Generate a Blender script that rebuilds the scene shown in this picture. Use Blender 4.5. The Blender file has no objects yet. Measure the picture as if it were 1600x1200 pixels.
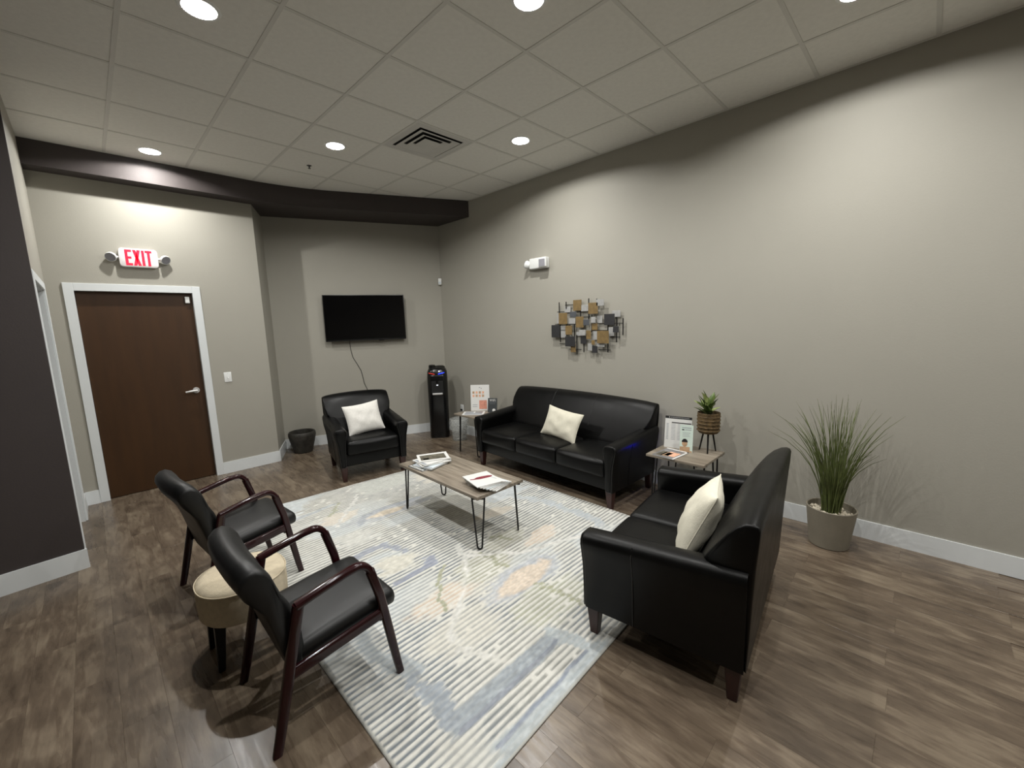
import bpy, bmesh, math, random
import numpy as np
from mathutils import Vector, Matrix
random.seed(7)
PI = math.pi
scene = bpy.context.scene
C = scene.collection

# ------------------------------------------------------------------ camera
CAM_H = 1.6812
YAW, PITCH, ROLL, FPX = 0.7865, 0.1473, -0.0291, 653.97
cam_data = bpy.data.cameras.new('camera')
cam = bpy.data.objects.new('camera', cam_data)
C.objects.link(cam)
fwd = Vector((math.sin(YAW)*math.cos(PITCH), math.cos(YAW)*math.cos(PITCH), -math.sin(PITCH)))
rgt0 = Vector((math.cos(YAW), -math.sin(YAW), 0))
up0 = rgt0.cross(fwd)
rgt = rgt0*math.cos(ROLL) + up0*math.sin(ROLL)
upv = -rgt0*math.sin(ROLL) + up0*math.cos(ROLL)
M3 = Matrix((rgt, upv, -fwd)).transposed()
cam.matrix_world = Matrix.Translation((0, 0, CAM_H)) @ M3.to_4x4()
cam_data.sensor_fit = 'HORIZONTAL'
cam_data.sensor_width = 36
cam_data.lens = 36*FPX/1600
cam_data.clip_start = 0.02
scene.camera = cam

# ------------------------------------------------------------------ world, exposure, lamp power
world = bpy.data.worlds.new('world'); scene.world = world
world.use_nodes = True
world.node_tree.nodes['Background'].inputs[0].default_value = (0.02, 0.02, 0.02, 1)
world.node_tree.nodes['Background'].inputs[1].default_value = 0.3
scene.view_settings.view_transform = 'Standard'
scene.view_settings.look = 'None'
scene.view_settings.gamma = 1
scene.view_settings.use_curve_mapping = False
scene.view_settings.exposure = 0.0
LAMP_W = 29.0
LAMP_COL = (1.0, 0.985, 0.95)

# ------------------------------------------------------------------ helpers: materials
def lin(c):
    return tuple((x/12.92 if x <= 0.04045 else ((x+0.055)/1.055)**2.4) for x in [v/255 for v in c])

def nmat(name):
    m = bpy.data.materials.new(name); m.use_nodes = True
    nt = m.node_tree
    return m, nt, nt.nodes['Principled BSDF']

def mat(name, rgb, rough=0.5, metal=0.0, var=0.06, scale=8.0, bump=0.0, bscale=200.0, spec=0.5, coat=0.0, emit=None, estr=0.0, stretch=None, rvar=0.0):
    m, nt, b = nmat(name)
    N, L = nt.nodes, nt.links
    tc = N.new('ShaderNodeTexCoord')
    mp = N.new('ShaderNodeMapping'); L.new(tc.outputs['Object'], mp.inputs[0])
    if stretch: mp.inputs['Scale'].default_value = stretch
    nz = N.new('ShaderNodeTexNoise'); nz.inputs['Scale'].default_value = scale; nz.inputs['Detail'].default_value = 5
    L.new(mp.outputs[0], nz.inputs[0])
    cr = N.new('ShaderNodeValToRGB')
    c = lin(rgb)
    cr.color_ramp.elements[0].color = tuple(x*(1-var) for x in c)+(1,)
    cr.color_ramp.elements[1].color = tuple(min(1, x*(1+var)) for x in c)+(1,)
    cr.color_ramp.elements[0].position = 0.3; cr.color_ramp.elements[1].position = 0.7
    L.new(nz.outputs[0], cr.inputs[0]); L.new(cr.outputs[0], b.inputs['Base Color'])
    b.inputs['Roughness'].default_value = rough
    if rvar:
        mr = N.new('ShaderNodeMapRange'); mr.inputs[3].default_value = rough-rvar; mr.inputs[4].default_value = rough+rvar
        L.new(nz.outputs[0], mr.inputs[0]); L.new(mr.outputs[0], b.inputs['Roughness'])
    b.inputs['Metallic'].default_value = metal
    b.inputs['Specular IOR Level'].default_value = spec
    b.inputs['Coat Weight'].default_value = coat
    b.inputs['Coat Roughness'].default_value = 0.08
    if bump:
        n2 = N.new('ShaderNodeTexNoise'); n2.inputs['Scale'].default_value = bscale; n2.inputs['Detail'].default_value = 4
        L.new(mp.outputs[0], n2.inputs[0])
        bp = N.new('ShaderNodeBump'); bp.inputs['Strength'].default_value = bump; bp.inputs['Distance'].default_value = 0.004
        L.new(n2.outputs[0], bp.inputs['Height']); L.new(bp.outputs[0], b.inputs['Normal'])
    if emit:
        b.inputs['Emission Color'].default_value = lin(emit)+(1,)
        b.inputs['Emission Strength'].default_value = estr
    return m

M = {}
M['wall'] = mat('wall_paint', (160, 157, 147), 0.62, var=0.015, scale=2, bump=0.10, bscale=90, spec=0.35)
M['wall_dark'] = mat('wall_paint_dark', (62, 56, 55), 0.6, var=0.03, scale=2, bump=0.10, bscale=90, spec=0.35)
M['trim'] = mat('white_trim', (214, 218, 219), 0.4, var=0.02, scale=3)
M['tile'] = mat('ceiling_tile', (226, 225, 219), 0.9, var=0.03, scale=30, bump=0.25, bscale=120, spec=0.2)
M['tee'] = mat('ceiling_tee', (208, 207, 201), 0.6, var=0.02)
M['leather'] = mat('black_leather', (7, 7, 7), 0.38, var=0.15, scale=12, bump=0.12, bscale=260, spec=0.22, rvar=0.08)
M['piping'] = mat('black_piping', (7, 7, 7), 0.36, var=0.1, scale=12)
M['legwood'] = mat('brown_leg_wood', (52, 26, 22), 0.4, var=0.25, scale=10, stretch=(8, 8, 1))
M['cherry'] = mat('dark_cherry_wood', (36, 8, 12), 0.14, var=0.3, scale=10, spec=0.35, coat=0.12)
M['vinyl'] = mat('black_vinyl', (10, 11, 12), 0.46, var=0.08, scale=15, bump=0.06, bscale=300, rvar=0.05, spec=0.48)
M['beige'] = mat('beige_fabric', (196, 184, 160), 0.95, var=0.08, scale=40, bump=0.5, bscale=300, spec=0.2)
M['blackmetal'] = mat('black_metal', (14, 14, 14), 0.4, metal=0.3, var=0.1)
M['blackplastic'] = mat('black_plastic', (10, 10, 11), 0.25, var=0.1)
M['screen'] = mat('tv_screen', (5, 5, 6), 0.12, var=0.05)
M['tvframe'] = mat('tv_bezel', (14, 14, 15), 0.3, var=0.05)
M['silver'] = mat('silver_metal', (190, 190, 188), 0.35, metal=0.45, var=0.05)
M['whiteplastic'] = mat('white_plastic', (228, 230, 228), 0.4, var=0.02)
M['greylens'] = mat('grey_lens', (140, 140, 146), 0.4, var=0.06, scale=60)
M['door'] = mat('door_wood', (60, 37, 14), 0.45, var=0.14, scale=3, stretch=(5, 5, 0.6), spec=0.4)
M['pot'] = mat('grey_pot', (128, 122, 108), 0.7, var=0.06, bump=0.15, bscale=120)
M['pebble'] = mat('pebble', (205, 195, 175), 0.7, var=0.15, scale=30)
M['grass'] = mat('grass_blade', (84, 94, 48), 0.6, var=0.4, scale=6)
M['soil'] = mat('soil', (30, 24, 18), 0.95, var=0.3, scale=60)
M['darkpot'] = mat('dark_planter', (52, 50, 45), 0.6, var=0.45, scale=18, bump=0.7, bscale=40)
M['leaf'] = mat('leaf_green', (84, 104, 48), 0.4, var=0.5, scale=30)
M['leafpale'] = mat('leaf_pale', (176, 190, 120), 0.4, var=0.25, scale=40)
M['paper'] = mat('paper', (214, 214, 211), 0.5, var=0.02)
M['paperblue'] = mat('paper_pale_blue', (205, 216, 222), 0.4, var=0.03)
M['papergreen'] = mat('paper_pale_green', (202, 218, 208), 0.4, var=0.06, scale=12)
M['ink'] = mat('ink_dark', (30, 30, 32), 0.5, var=0.1)
M['inkgrey'] = mat('ink_grey', (150, 154, 160), 0.5, var=0.1)
M['skin'] = mat('print_skin', (180, 148, 116), 0.5, var=0.25, scale=25)
M['peach'] = mat('print_peach', (222, 170, 140), 0.5, var=0.25, scale=60)
M['salmon'] = mat('print_salmon', (206, 142, 122), 0.5, var=0.25, scale=60)
M['maroon'] = mat('print_maroon', (120, 40, 52), 0.5, var=0.35, scale=60)
M['photo_dark'] = mat('print_photo_dark', (92, 88, 76), 0.45, var=0.75, scale=45)
M['magcover'] = mat('magazine_grey', (120, 118, 118), 0.4, var=0.3, scale=20)
M['charcoal'] = mat('charcoal_card', (56, 60, 62), 0.5, var=0.08)
M['art_tan'] = mat('art_gold', (120, 99, 62), 0.5, metal=0.0, var=0.2, scale=25)
M['art_dark'] = mat('art_charcoal', (50, 50, 52), 0.5, metal=0.2, var=0.12, scale=25)
M['art_grey'] = mat('art_silver', (165, 165, 163), 0.42, metal=0.1, var=0.12, scale=25)
M['art_slate'] = mat('art_slate', (82, 85, 90), 0.5, metal=0.2, var=0.12, scale=25)
M['basket'] = mat('woven_basket', (88, 70, 42), 0.75, var=0.5, scale=45, bump=0.6, bscale=80)
M['pillow_white'] = mat('pillow_white', (222, 220, 214), 0.95, var=0.06, scale=60, bump=0.6, bscale=160, spec=0.2)
M['pillow_cream'] = mat('pillow_cream', (212, 208, 191), 0.95, var=0.05, scale=30, bump=0.35, bscale=160, spec=0.2)
M['red_led'] = mat('red_strip', (200, 60, 50), 0.4, emit=(220, 60, 50), estr=0.25)
M['blue_led'] = mat('blue_strip', (40, 60, 220), 0.4, emit=(30, 60, 255), estr=1.2)
M['blue_lamp'] = mat('blue_glow', (40, 60, 220), 0.4, emit=(20, 20, 255), estr=260.0)
M['white_led'] = mat('white_led', (240, 240, 250), 0.4, emit=(235, 240, 255), estr=1.5)
M['exit_red'] = mat('exit_letters', (225, 30, 65), 0.5, var=0.03, emit=(235, 25, 60), estr=0.45)
M['exit_face'] = mat('exit_face', (236, 232, 232), 0.4, var=0.02)
M['lens'] = mat('lamp_lens', (255, 255, 255), 0.5, var=0.0, emit=(255, 252, 246), estr=14.0)
M['cord'] = mat('cord_grey', (60, 58, 54), 0.5)
M['vent'] = mat('vent_metal', (200, 199, 194), 0.5, var=0.03)
M['ventdark'] = mat('vent_throat', (16, 16, 16), 0.8)
M['steel'] = mat('sprinkler_steel', (90, 90, 88), 0.4, metal=0.6)

def wood_mat(name, c1, c2, c3, rough, axis=0):
    m, nt, b = nmat(name); N, L = nt.nodes, nt.links
    tc = N.new('ShaderNodeTexCoord'); mp = N.new('ShaderNodeMapping'); L.new(tc.outputs['Object'], mp.inputs[0])
    sc = [22, 22, 22]; sc[axis] = 1.6
    mp.inputs['Scale'].default_value = sc
    nz = N.new('ShaderNodeTexNoise'); nz.inputs['Scale'].default_value = 1.6; nz.inputs['Detail'].default_value = 8; nz.inputs['Distortion'].default_value = 0.6
    L.new(mp.outputs[0], nz.inputs[0])
    cr = N.new('ShaderNodeValToRGB'); e = cr.color_ramp.elements
    e[0].position = 0.32; e[0].color = lin(c1)+(1,); e[1].position = 0.7; e[1].color = lin(c3)+(1,)
    k = e.new(0.5); k.color = lin(c2)+(1,)
    L.new(nz.outputs[0], cr.inputs[0]); L.new(cr.outputs[0], b.inputs['Base Color'])
    b.inputs['Roughness'].default_value = rough
    bp = N.new('ShaderNodeBump'); bp.inputs['Strength'].default_value = 0.15; bp.inputs['Distance'].default_value = 0.002
    L.new(nz.outputs[0], bp.inputs['Height']); L.new(bp.outputs[0], b.inputs['Normal'])
    return m
M['greyoak'] = wood_mat('grey_oak', (104, 95, 83), (130, 120, 106), (150, 140, 126), 0.45, axis=1)

def floor_mat():
    m, nt, b = nmat('vinyl_plank'); N, L = nt.nodes, nt.links
    tc = N.new('ShaderNodeTexCoord'); oi = N.new('ShaderNodeObjectInfo')
    off = N.new('ShaderNodeVectorMath'); off.operation = 'SCALE'; off.inputs[0].default_value = (37.0, 91.0, 53.0)
    L.new(oi.outputs['Random'], off.inputs['Scale'])
    add = N.new('ShaderNodeVectorMath'); add.operation = 'ADD'
    L.new(tc.outputs['Object'], add.inputs[0]); L.new(off.outputs[0], add.inputs[1])
    def noise(scl, s, d, dist):
        mp = N.new('ShaderNodeMapping'); mp.inputs['Scale'].default_value = scl; L.new(add.outputs[0], mp.inputs[0])
        nz = N.new('ShaderNodeTexNoise'); nz.inputs['Scale'].default_value = s; nz.inputs['Detail'].default_value = d; nz.inputs['Distortion'].default_value = dist
        L.new(mp.outputs[0], nz.inputs[0]); return nz
    n1 = noise((20, 2.4, 20), 1.3, 8, 0.8)      # streaks along the plank
    n2 = noise((6, 2.6, 6), 1.2, 5, 0.6)        # blotches
    n3 = noise((60, 12, 60), 1.0, 5, 0.5)       # fine grain
    mx = N.new('ShaderNodeMath'); mx.operation = 'MULTIPLY_ADD'; mx.inputs[1].default_value = 0.55
    L.new(n2.outputs[0], mx.inputs[0])
    m1 = N.new('ShaderNodeMath'); m1.operation = 'MULTIPLY'; m1.inputs[1].default_value = 0.30; L.new(n1.outputs[0], m1.inputs[0])
    L.new(m1.outputs[0], mx.inputs[2])
    m2 = N.new('ShaderNodeMath'); m2.operation = 'MULTIPLY_ADD'; m2.inputs[1].default_value = 0.20
    L.new(n3.outputs[0], m2.inputs[0]); L.new(mx.outputs[0], m2.inputs[2])
    m3 = N.new('ShaderNodeMath'); m3.operation = 'MULTIPLY_ADD'; m3.inputs[1].default_value = 0.05
    L.new(oi.outputs['Random'], m3.inputs[0]); L.new(m2.outputs[0], m3.inputs[2])
    cr = N.new('ShaderNodeValToRGB'); e = cr.color_ramp.elements
    e[0].position = 0.40; e[0].color = lin((77, 66, 55))+(1,)
    e[1].position = 0.78; e[1].color = lin((138, 125, 107))+(1,)
    k = e.new(0.55); k.color = lin((101, 88, 74))+(1,)
    k = e.new(0.63); k.color = lin((119, 106, 90))+(1,)
    L.new(m3.outputs[0], cr.inputs[0]); L.new(cr.outputs[0], b.inputs['Base Color'])
    mr = N.new('ShaderNodeMapRange'); mr.inputs[3].default_value = 0.16; mr.inputs[4].default_value = 0.42
    L.new(n1.outputs[0], mr.inputs[0]); L.new(mr.outputs[0], b.inputs['Roughness'])
    bp = N.new('ShaderNodeBump'); bp.inputs['Strength'].default_value = 0.35; bp.inputs['Distance'].default_value = 0.004
    L.new(m2.outputs[0], bp.inputs['Height']); L.new(bp.outputs[0], b.inputs['Normal'])
    return m
M['floor'] = floor_mat()

def clear_mat(name, fac, rgb, rough):
    m, nt, b = nmat(name); N, L = nt.nodes, nt.links
    b.inputs['Base Color'].default_value = lin(rgb)+(1,); b.inputs['Roughness'].default_value = rough
    tr = N.new('ShaderNodeBsdfTransparent'); mx = N.new('ShaderNodeMixShader')
    nz = N.new('ShaderNodeTexNoise'); nz.inputs['Scale'].default_value = 14
    mr = N.new('ShaderNodeMapRange'); mr.inputs[3].default_value = fac*0.5; mr.inputs[4].default_value = fac*1.5
    L.new(nz.outputs[0], mr.inputs[0]); L.new(mr.outputs[0], mx.inputs[0])
    L.new(tr.outputs[0], mx.inputs[1]); L.new(b.outputs[0], mx.inputs[2])
    L.new(mx.outputs[0], N['Material Output'].inputs['Surface'])
    return m
M['clearplastic'] = clear_mat('clear_plastic', 0.22, (205, 208, 205), 0.15)
M['liner'] = clear_mat('clear_liner', 0.30, (215, 218, 216), 0.3)
M['acrylic'] = clear_mat('clear_acrylic', 0.12, (220, 225, 225), 0.1)

# ------------------------------------------------------------------ helpers: meshes and objects
class MB:
    def __init__(s): s.v = []; s.f = []
    def add(s, vs, fs):
        o = len(s.v); s.v += [tuple(p) for p in vs]; s.f += [tuple(i+o for i in f) for f in fs]; return s
    def box(s, x0, x1, y0, y1, z0, z1):
        return s.add([(x0,y0,z0),(x1,y0,z0),(x1,y1,z0),(x0,y1,z0),(x0,y0,z1),(x1,y0,z1),(x1,y1,z1),(x0,y1,z1)],
                     [(0,3,2,1),(4,5,6,7),(0,1,5,4),(1,2,6,5),(2,3,7,6),(3,0,4,7)])
    def hull(s, bot, top):           # two equal polygons joined, bottom listed counter-clockwise from above
        n = len(bot)
        return s.add(list(bot)+list(top), [tuple(reversed(range(n))), tuple(range(n, 2*n))] + [(i, (i+1) % n, n+(i+1) % n, n+i) for i in range(n)])
    def prism(s, poly, z0, z1):
        return s.hull([(x, y, z0) for x, y in poly], [(x, y, z1) for x, y in poly])
    def rings(s, R, cap=True, closed=False):
        n = len(R[0]); o = len(s.v)
        for r in R: s.v += [tuple(p) for p in r]
        m = len(R)
        for k in range(m if closed else m-1):
            a = o+k*n; b = o+((k+1) % m)*n
            for i in range(n):
                j = (i+1) % n
                s.f.append((a+i, a+j, b+j, b+i))
        if cap and not closed:
            s.f.append(tuple(reversed(range(o, o+n)))); s.f.append(tuple(range(o+(m-1)*n, o+m*n)))
        return s
    def sweep(s, pts, prof, up=(0, 0, 1), closed=False, scale=None):   # prof: list of (a,b) offsets along side/up
        P = [Vector(p) for p in pts]; R = []; n = len(P)
        U = Vector(up)
        for i, p in enumerate(P):
            if closed: t = P[(i+1) % n]-P[i-1]
            else: t = P[min(i+1, n-1)]-P[max(i-1, 0)]
            t.normalize()
            sd = t.cross(U)
            if sd.length < 1e-4: sd = t.cross(Vector((1, 0, 0)))
            sd.normalize(); uu = sd.cross(t).normalized()
            U = uu
            k = scale[i] if scale else 1
            R.append([p+sd*a*k+uu*b*k for a, b in prof])
        return s.rings(R, cap=True, closed=closed)
    def tube(s, pts, r, n=8, up=(0, 0, 1), closed=False, scale=None):
        return s.sweep(pts, [(r*math.cos(2*PI*i/n), r*math.sin(2*PI*i/n)) for i in range(n)], up, closed, scale)
    def lathe(s, prof, n=24, c=(0, 0), cap=True):
        return s.rings([[(c[0]+r*math.cos(2*PI*i/n), c[1]+r*math.sin(2*PI*i/n), z) for i in range(n)] for r, z in prof], cap)
    def soft(s, x0, x1, y0, y1, z0, z1, r, puff=0.0, pfront=0.0, n=6):
        def smp(a, b):
            rr = min(r, (b-a)*0.499)
            L = [a, a+0.4*rr, a+rr]
            for i in range(1, n): L.append(a+rr+(b-a-2*rr)*i/n)
            return L+[b-rr, b-0.4*rr, b]
        X, Y, Z = smp(x0, x1), smp(y0, y1), smp(z0, z1)
        idx = {}; V = []; F = []
        def vid(p):
            key = tuple(round(c, 6) for c in p)
            if key in idx: return idx[key]
            q = [0, 0, 0]; lo = (x0, y0, z0); hi = (x1, y1, z1)
            rr = [min(r, (hi[k]-lo[k])*0.499) for k in range(3)]
            d = []
            for k in range(3):
                q[k] = min(max(p[k], lo[k]+rr[k]), hi[k]-rr[k]); d.append((p[k]-q[k])/rr[k])
            l = math.sqrt(sum(c*c for c in d)) or 1
            w = [q[k]+d[k]/l*rr[k] for k in range(3)]
            u = (p[0]-(x0+x1)/2)/((x1-x0)/2); v = (p[1]-(y0+y1)/2)/((y1-y0)/2); h = (p[2]-z0)/(z1-z0)
            w[2] += puff*h*max(0, 1-u*u)**0.8*max(0, 1-v*v)**0.6
            w[1] -= pfront*max(0, -v)*max(0, 1-u*u)*(1-(2*h-1)**2)
            idx[key] = len(V); V.append(w); return idx[key]
        def face(A, B, fn, flip):
            for i in range(len(A)-1):
                for j in range(len(B)-1):
                    q = [vid(fn(A[i], B[j])), vid(fn(A[i+1], B[j])), vid(fn(A[i+1], B[j+1])), vid(fn(A[i], B[j+1]))]
                    F.append(tuple(reversed(q)) if flip else tuple(q))
        face(X, Y, lambda a, b: (a, b, z1), False); face(X, Y, lambda a, b: (a, b, z0), True)
        face(X, Z, lambda a, b: (a, y0, b), False); face(X, Z, lambda a, b: (a, y1, b), True)
        face(Y, Z, lambda a, b: (x1, a, b), False); face(Y, Z, lambda a, b: (x0, a, b), True)
        return s.add(V, F)
    def mesh(s, name, bevel=None, angle=35, fix=True):
        me = bpy.data.meshes.new(name); me.from_pydata(s.v, [], s.f)
        bm = bmesh.new(); bm.from_mesh(me)
        if fix: bmesh.ops.recalc_face_normals(bm, faces=bm.faces)
        if bevel:
            ed = [e for e in bm.edges if len(e.link_faces) == 2 and e.calc_face_angle(0) > math.radians(30)]
            bmesh.ops.bevel(bm, geom=ed, offset=bevel[0], segments=bevel[1], profile=0.5, affect='EDGES', clamp_overlap=True)
        bm.to_mesh(me); bm.free()
        me.shade_smooth(); me.set_sharp_from_angle(angle=math.radians(angle))
        return me
    def build(s, name, m, parent=None, loc=(0, 0, 0), rot=(0, 0, 0), bevel=None, angle=35):
        return place(name, s.mesh(name, bevel, angle), m, parent, loc, rot)

def place(name, me, m, parent=None, loc=(0, 0, 0), rot=(0, 0, 0)):
    o = bpy.data.objects.new(name, me); C.objects.link(o)
    if m is not None and not me.materials: me.materials.append(M[m] if isinstance(m, str) else m)
    o.parent = parent; o.location = loc; o.rotation_euler = rot
    return o
def tag(o, label, cat, group=None):
    o['label'] = label; o['category'] = cat
    if group: o['group'] = group
    return o
def thing(name, label, cat, loc=(0, 0, 0), rz=0.0, group=None, rot=None):
    o = bpy.data.objects.new(name, None); C.objects.link(o)
    o.empty_display_size = 0.1
    o.location = loc; o.rotation_euler = rot if rot else (0, 0, rz)
    return tag(o, label, cat, group)
def struct(o): o['kind'] = 'structure'; return o
def estruct(name, loc=(0, 0, 0), rz=0):
    o = bpy.data.objects.new(name, None); C.objects.link(o); o.location = loc; o.rotation_euler = (0, 0, rz)
    return struct(o)
def rad(d): return math.radians(d)
def loft(mb, prof, halfw, axis, r=0.02, mod=None, nseg=10):
    """profile (a,z) swept across +-halfw(a,z) with rounded ends. axis 'x': a is y; axis 'y': a is x."""
    ca = sum(p[0] for p in prof)/len(prof); cz = sum(p[1] for p in prof)/len(prof)
    secs = []
    ang = [90, 60, 30]
    for a in ang: secs.append((-1, 1-math.sin(rad(a)), 1-math.cos(rad(a))))
    secs = [(-1.0, 1-math.sin(rad(k)), 1-math.cos(rad(k))) for k in (0, 35, 65)]
    secs = [(-1.0, 0.0, 1.0), (-1.0, 0.18, 0.43), (-1.0, 0.5, 0.134)]
    secs += [(-1+2*i/nseg, 1.0, 0.0) if i in (0, nseg) else (-1+2*i/nseg, 0, 0.0) for i in range(nseg+1)]
    secs += [(1.0, 0.5, 0.134), (1.0, 0.18, 0.43), (1.0, 0.0, 1.0)]
    R = []
    for u, ins, shr in secs:
        ring = []
        for a, z in prof:
            hw = halfw(a, z)
            t = u*hw
            if abs(u) == 1: t = u*(hw-r*ins)
            da, dz = ca-a, cz-z; l = math.hypot(da, dz) or 1
            a2, z2 = a+da/l*r*shr, z+dz/l*r*shr
            if mod: a2, z2 = mod(u, a2, z2)
            ring.append((t, a2, z2) if axis == 'x' else (a2, t, z2))
        R.append(ring)
    return mb.rings(R)
def arc(c, r, a0, a1, n):
    return [(c[0]+r*math.cos(rad(a0+(a1-a0)*i/n)), c[1]+r*math.sin(rad(a0+(a1-a0)*i/n))) for i in range(n+1)]
def text_mesh(txt, size, extrude=0.0004):
    cu = bpy.data.curves.new('lettering', 'FONT'); cu.body = txt; cu.size = size; cu.extrude = extrude; cu.align_x = 'CENTER'
    o = bpy.data.objects.new('lettering_source', cu); C.objects.link(o)
    bpy.context.view_layer.update()
    me = bpy.data.meshes.new_from_object(o.evaluated_get(bpy.context.evaluated_depsgraph_get()))
    bpy.data.objects.remove(o); bpy.data.curves.remove(cu)
    me.materials.clear()
    return me

# ------------------------------------------------------------------ the room
XW, YD, HC, ZS = 3.926, 5.797, 3.347, 3.136      # art wall, door wall, ceiling, soffit underside
TV_A, TV_B = (1.785, 6.32), (3.926, 5.40)         # tv wall ends
WT = 3.40
# floor: sub-floor slab with planks on it
floor = struct(MB().box(-4.6, 4.1, -4.2, 6.6, -0.10, -0.004).build('floor', 'floor'))
pw, pl = 0.1524, 0.9144
gap = 0.00015; ch = 0.0004
pm = MB().hull([(-pw/2+gap, -pl/2+gap, -0.0038), (pw/2-gap, -pl/2+gap, -0.0038), (pw/2-gap, pl/2-gap, -0.0038), (-pw/2+gap, pl/2-gap, -0.0038)],
               [(-pw/2+gap, -pl/2+gap, -ch), (pw/2-gap, -pl/2+gap, -ch), (pw/2-gap, pl/2-gap, -ch), (-pw/2+gap, pl/2-gap, -ch)])
pm.hull([(-pw/2+gap, -pl/2+gap, -ch), (pw/2-gap, -pl/2+gap, -ch), (pw/2-gap, pl/2-gap, -ch), (-pw/2+gap, pl/2-gap, -ch)],
        [(-pw/2+gap+ch, -pl/2+gap+ch, 0), (pw/2-gap-ch, -pl/2+gap+ch, 0), (pw/2-gap-ch, pl/2-gap-ch, 0), (-pw/2+gap+ch, pl/2-gap-ch, 0)])
plank_me = pm.mesh('plank'); plank_me.materials.append(M['floor'])
for k in range(-7, 26):
    xc = 2.949-pw/2-pw*k
    y0 = 0.0 if k % 2 == 0 else 0.472
    if k % 4 >= 2: y0 += 0.02
    for j in range(-1, 7):
        ya = y0+pl*j
        if xc > 3.95 or ya > 6.3 or ya+pl < -0.5: continue
        if xc < -0.35 and ya > 4.4: continue
        if xc < 1.4 and ya > 5.8: continue
        place('plank', plank_me, None, floor, (xc, ya+pl/2, 0))

def wall_strip(name, poly, m, z0=-0.004, z1=WT): return struct(MB().prism(poly, z0, z1).build(name, m))
wall_strip('wall_right', [(XW, -4.1), (XW+0.12, -4.1), (XW+0.12, 5.55), (XW, 5.55)], 'wall')
# door wall with its opening
DX0, DX1, DZ = -0.045, 0.885, 2.105
w = MB(); w.box(-0.36, DX0, YD, YD+0.13, -0.004, WT); w.box(DX1, 1.55, YD, YD+0.13, -0.004, WT); w.box(DX0, DX1, YD, YD+0.13, DZ, WT)
struct(w.build('wall_back_left', 'wall'))
tx, ty = TV_B[0]-TV_A[0], TV_B[1]-TV_A[1]; tl = math.hypot(tx, ty); tdx, tdy = tx/tl, ty/tl   # along tv wall
nx, ny = -tdy, tdx                                                                          # away from the room
if ny < 0: nx, ny = -nx, -ny
wall_strip('wall_back_return', [(1.55, YD), (TV_A[0], TV_A[1]), (TV_A[0]-0.12, TV_A[1]+0.02), (1.55-0.12, YD+0.10)], 'wall')
wall_strip('wall_back_right', [TV_A, TV_B, (TV_B[0]+0.12, TV_B[1]+0.10), (TV_A[0]+0.02, TV_A[1]+0.14)], 'wall')
# dark wall on the left and the short gray wall behind its corner, with a doorway
DK = (-0.203, 4.225); DKL = (-4.5, 3.75)
wall_strip('wall_left_dark', [DKL, DK, (DK[0], DK[1]+0.02), (DK[0]-0.12, DK[1]+0.12), (DKL[0], DKL[1]+0.12)], 'wall_dark')
XL = -0.213
w = MB(); w.box(XL-0.12, XL, DK[1]+0.02, 4.31, -0.004, WT); w.box(XL-0.12, XL, 5.33, YD, -0.004, WT); w.box(XL-0.12, XL, 4.31, 5.33, 2.07, WT)
struct(w.build('wall_left', 'wall'))
wall_strip('wall_front', [(-4.6, -4.2), (XW+0.12, -4.2), (XW+0.12, -4.1), (-4.6, -4.1)], 'wall')
wall_strip('wall_far_left', [(-4.6, -4.1), (-4.5, -4.1), (-4.5, 3.9), (-4.6, 3.9)], 'wall')
wall_strip('wall_behind_doorway', [(-1.4, 4.4), (-1.3, 4.4), (-1.3, 5.9), (-1.4, 5.9)], 'wall')

# ceiling slab, tiles and tees
ceil = struct(MB().box(-4.6, 4.1, -4.2, 6.6, HC+0.06, HC+0.14).build('ceiling', 'tile'))
GX, GY, S = 0.322, 1.329, 0.6096
tile_me = {}
def tile(x0, x1, y0, y1):
    key = (round(x1-x0, 3), round(y1-y0, 3))
    if key not in tile_me:
        a, b = key[0]/2-0.004, key[1]/2-0.004
        tile_me[key] = MB().hull([(-a+.004, -b+.004, 0), (a-.004, -b+.004, 0), (a-.004, b-.004, 0), (-a+.004, b-.004, 0)], [(-a, -b, 0.010), (a, -b, 0.010), (a, b, 0.010), (-a, b, 0.010)]).mesh('ceiling_tile')
        tile_me[key].materials.append(M['tile'])
    place('ceiling_tile', tile_me[key], None, ceil, ((x0+x1)/2, (y0+y1)/2, HC+0.002))
VENT_I, VENT_J = 3, 3
LIGHT_TILES = {(0, 6), (2, 4), (4, 2), (0, 2), (2, 0), (4, -2), (0, -2), (2, -4), (-2, 0), (-2, 4)}
def holed_tile():
    a = S/2-.004; n = 40; R = []
    for r, z in ((None, .010), (None, 0), (.077, 0), (.077, .010)):
        ring = []
        for i in range(n):
            t = 2*PI*i/n; c, s_ = math.cos(t), math.sin(t)
            k = r if r else (a-(.004 if z == 0 else 0))/max(abs(c), abs(s_))
            ring.append((k*c, k*s_, z))
        R.append(ring)
    me = MB().rings(R, cap=False, closed=True).mesh('ceiling_tile'); me.materials.append(M['tile']); return me
tile_hole = holed_tile()
for i in range(-2, 6):
    for j in range(-4, 8):
        x0, y0 = GX+i*S, GY+j*S
        x1, y1 = min(x0+S, XW), y0+S
        if (i, j) == (VENT_I, VENT_J): continue
        if (i, j) in LIGHT_TILES:
            place('ceiling_tile', tile_hole, None, ceil, (x0+S/2, y0+S/2, HC+0.002)); continue
        if x0 < -0.3 and y0 > 4.2: continue
        if y0 > 5.3 and x0 > 2.4: continue
        tile(x0, x1, y0, y1)
tee_long = MB().box(-0.012, 0.012, -4.9, 4.9, 0, 0.012).mesh('main_tee'); tee_long.materials.append(M['tee'])
for i in range(-2, 6): place('main_tee', tee_long, None, ceil, (GX+i*S, 1.2, HC-0.001))
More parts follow.
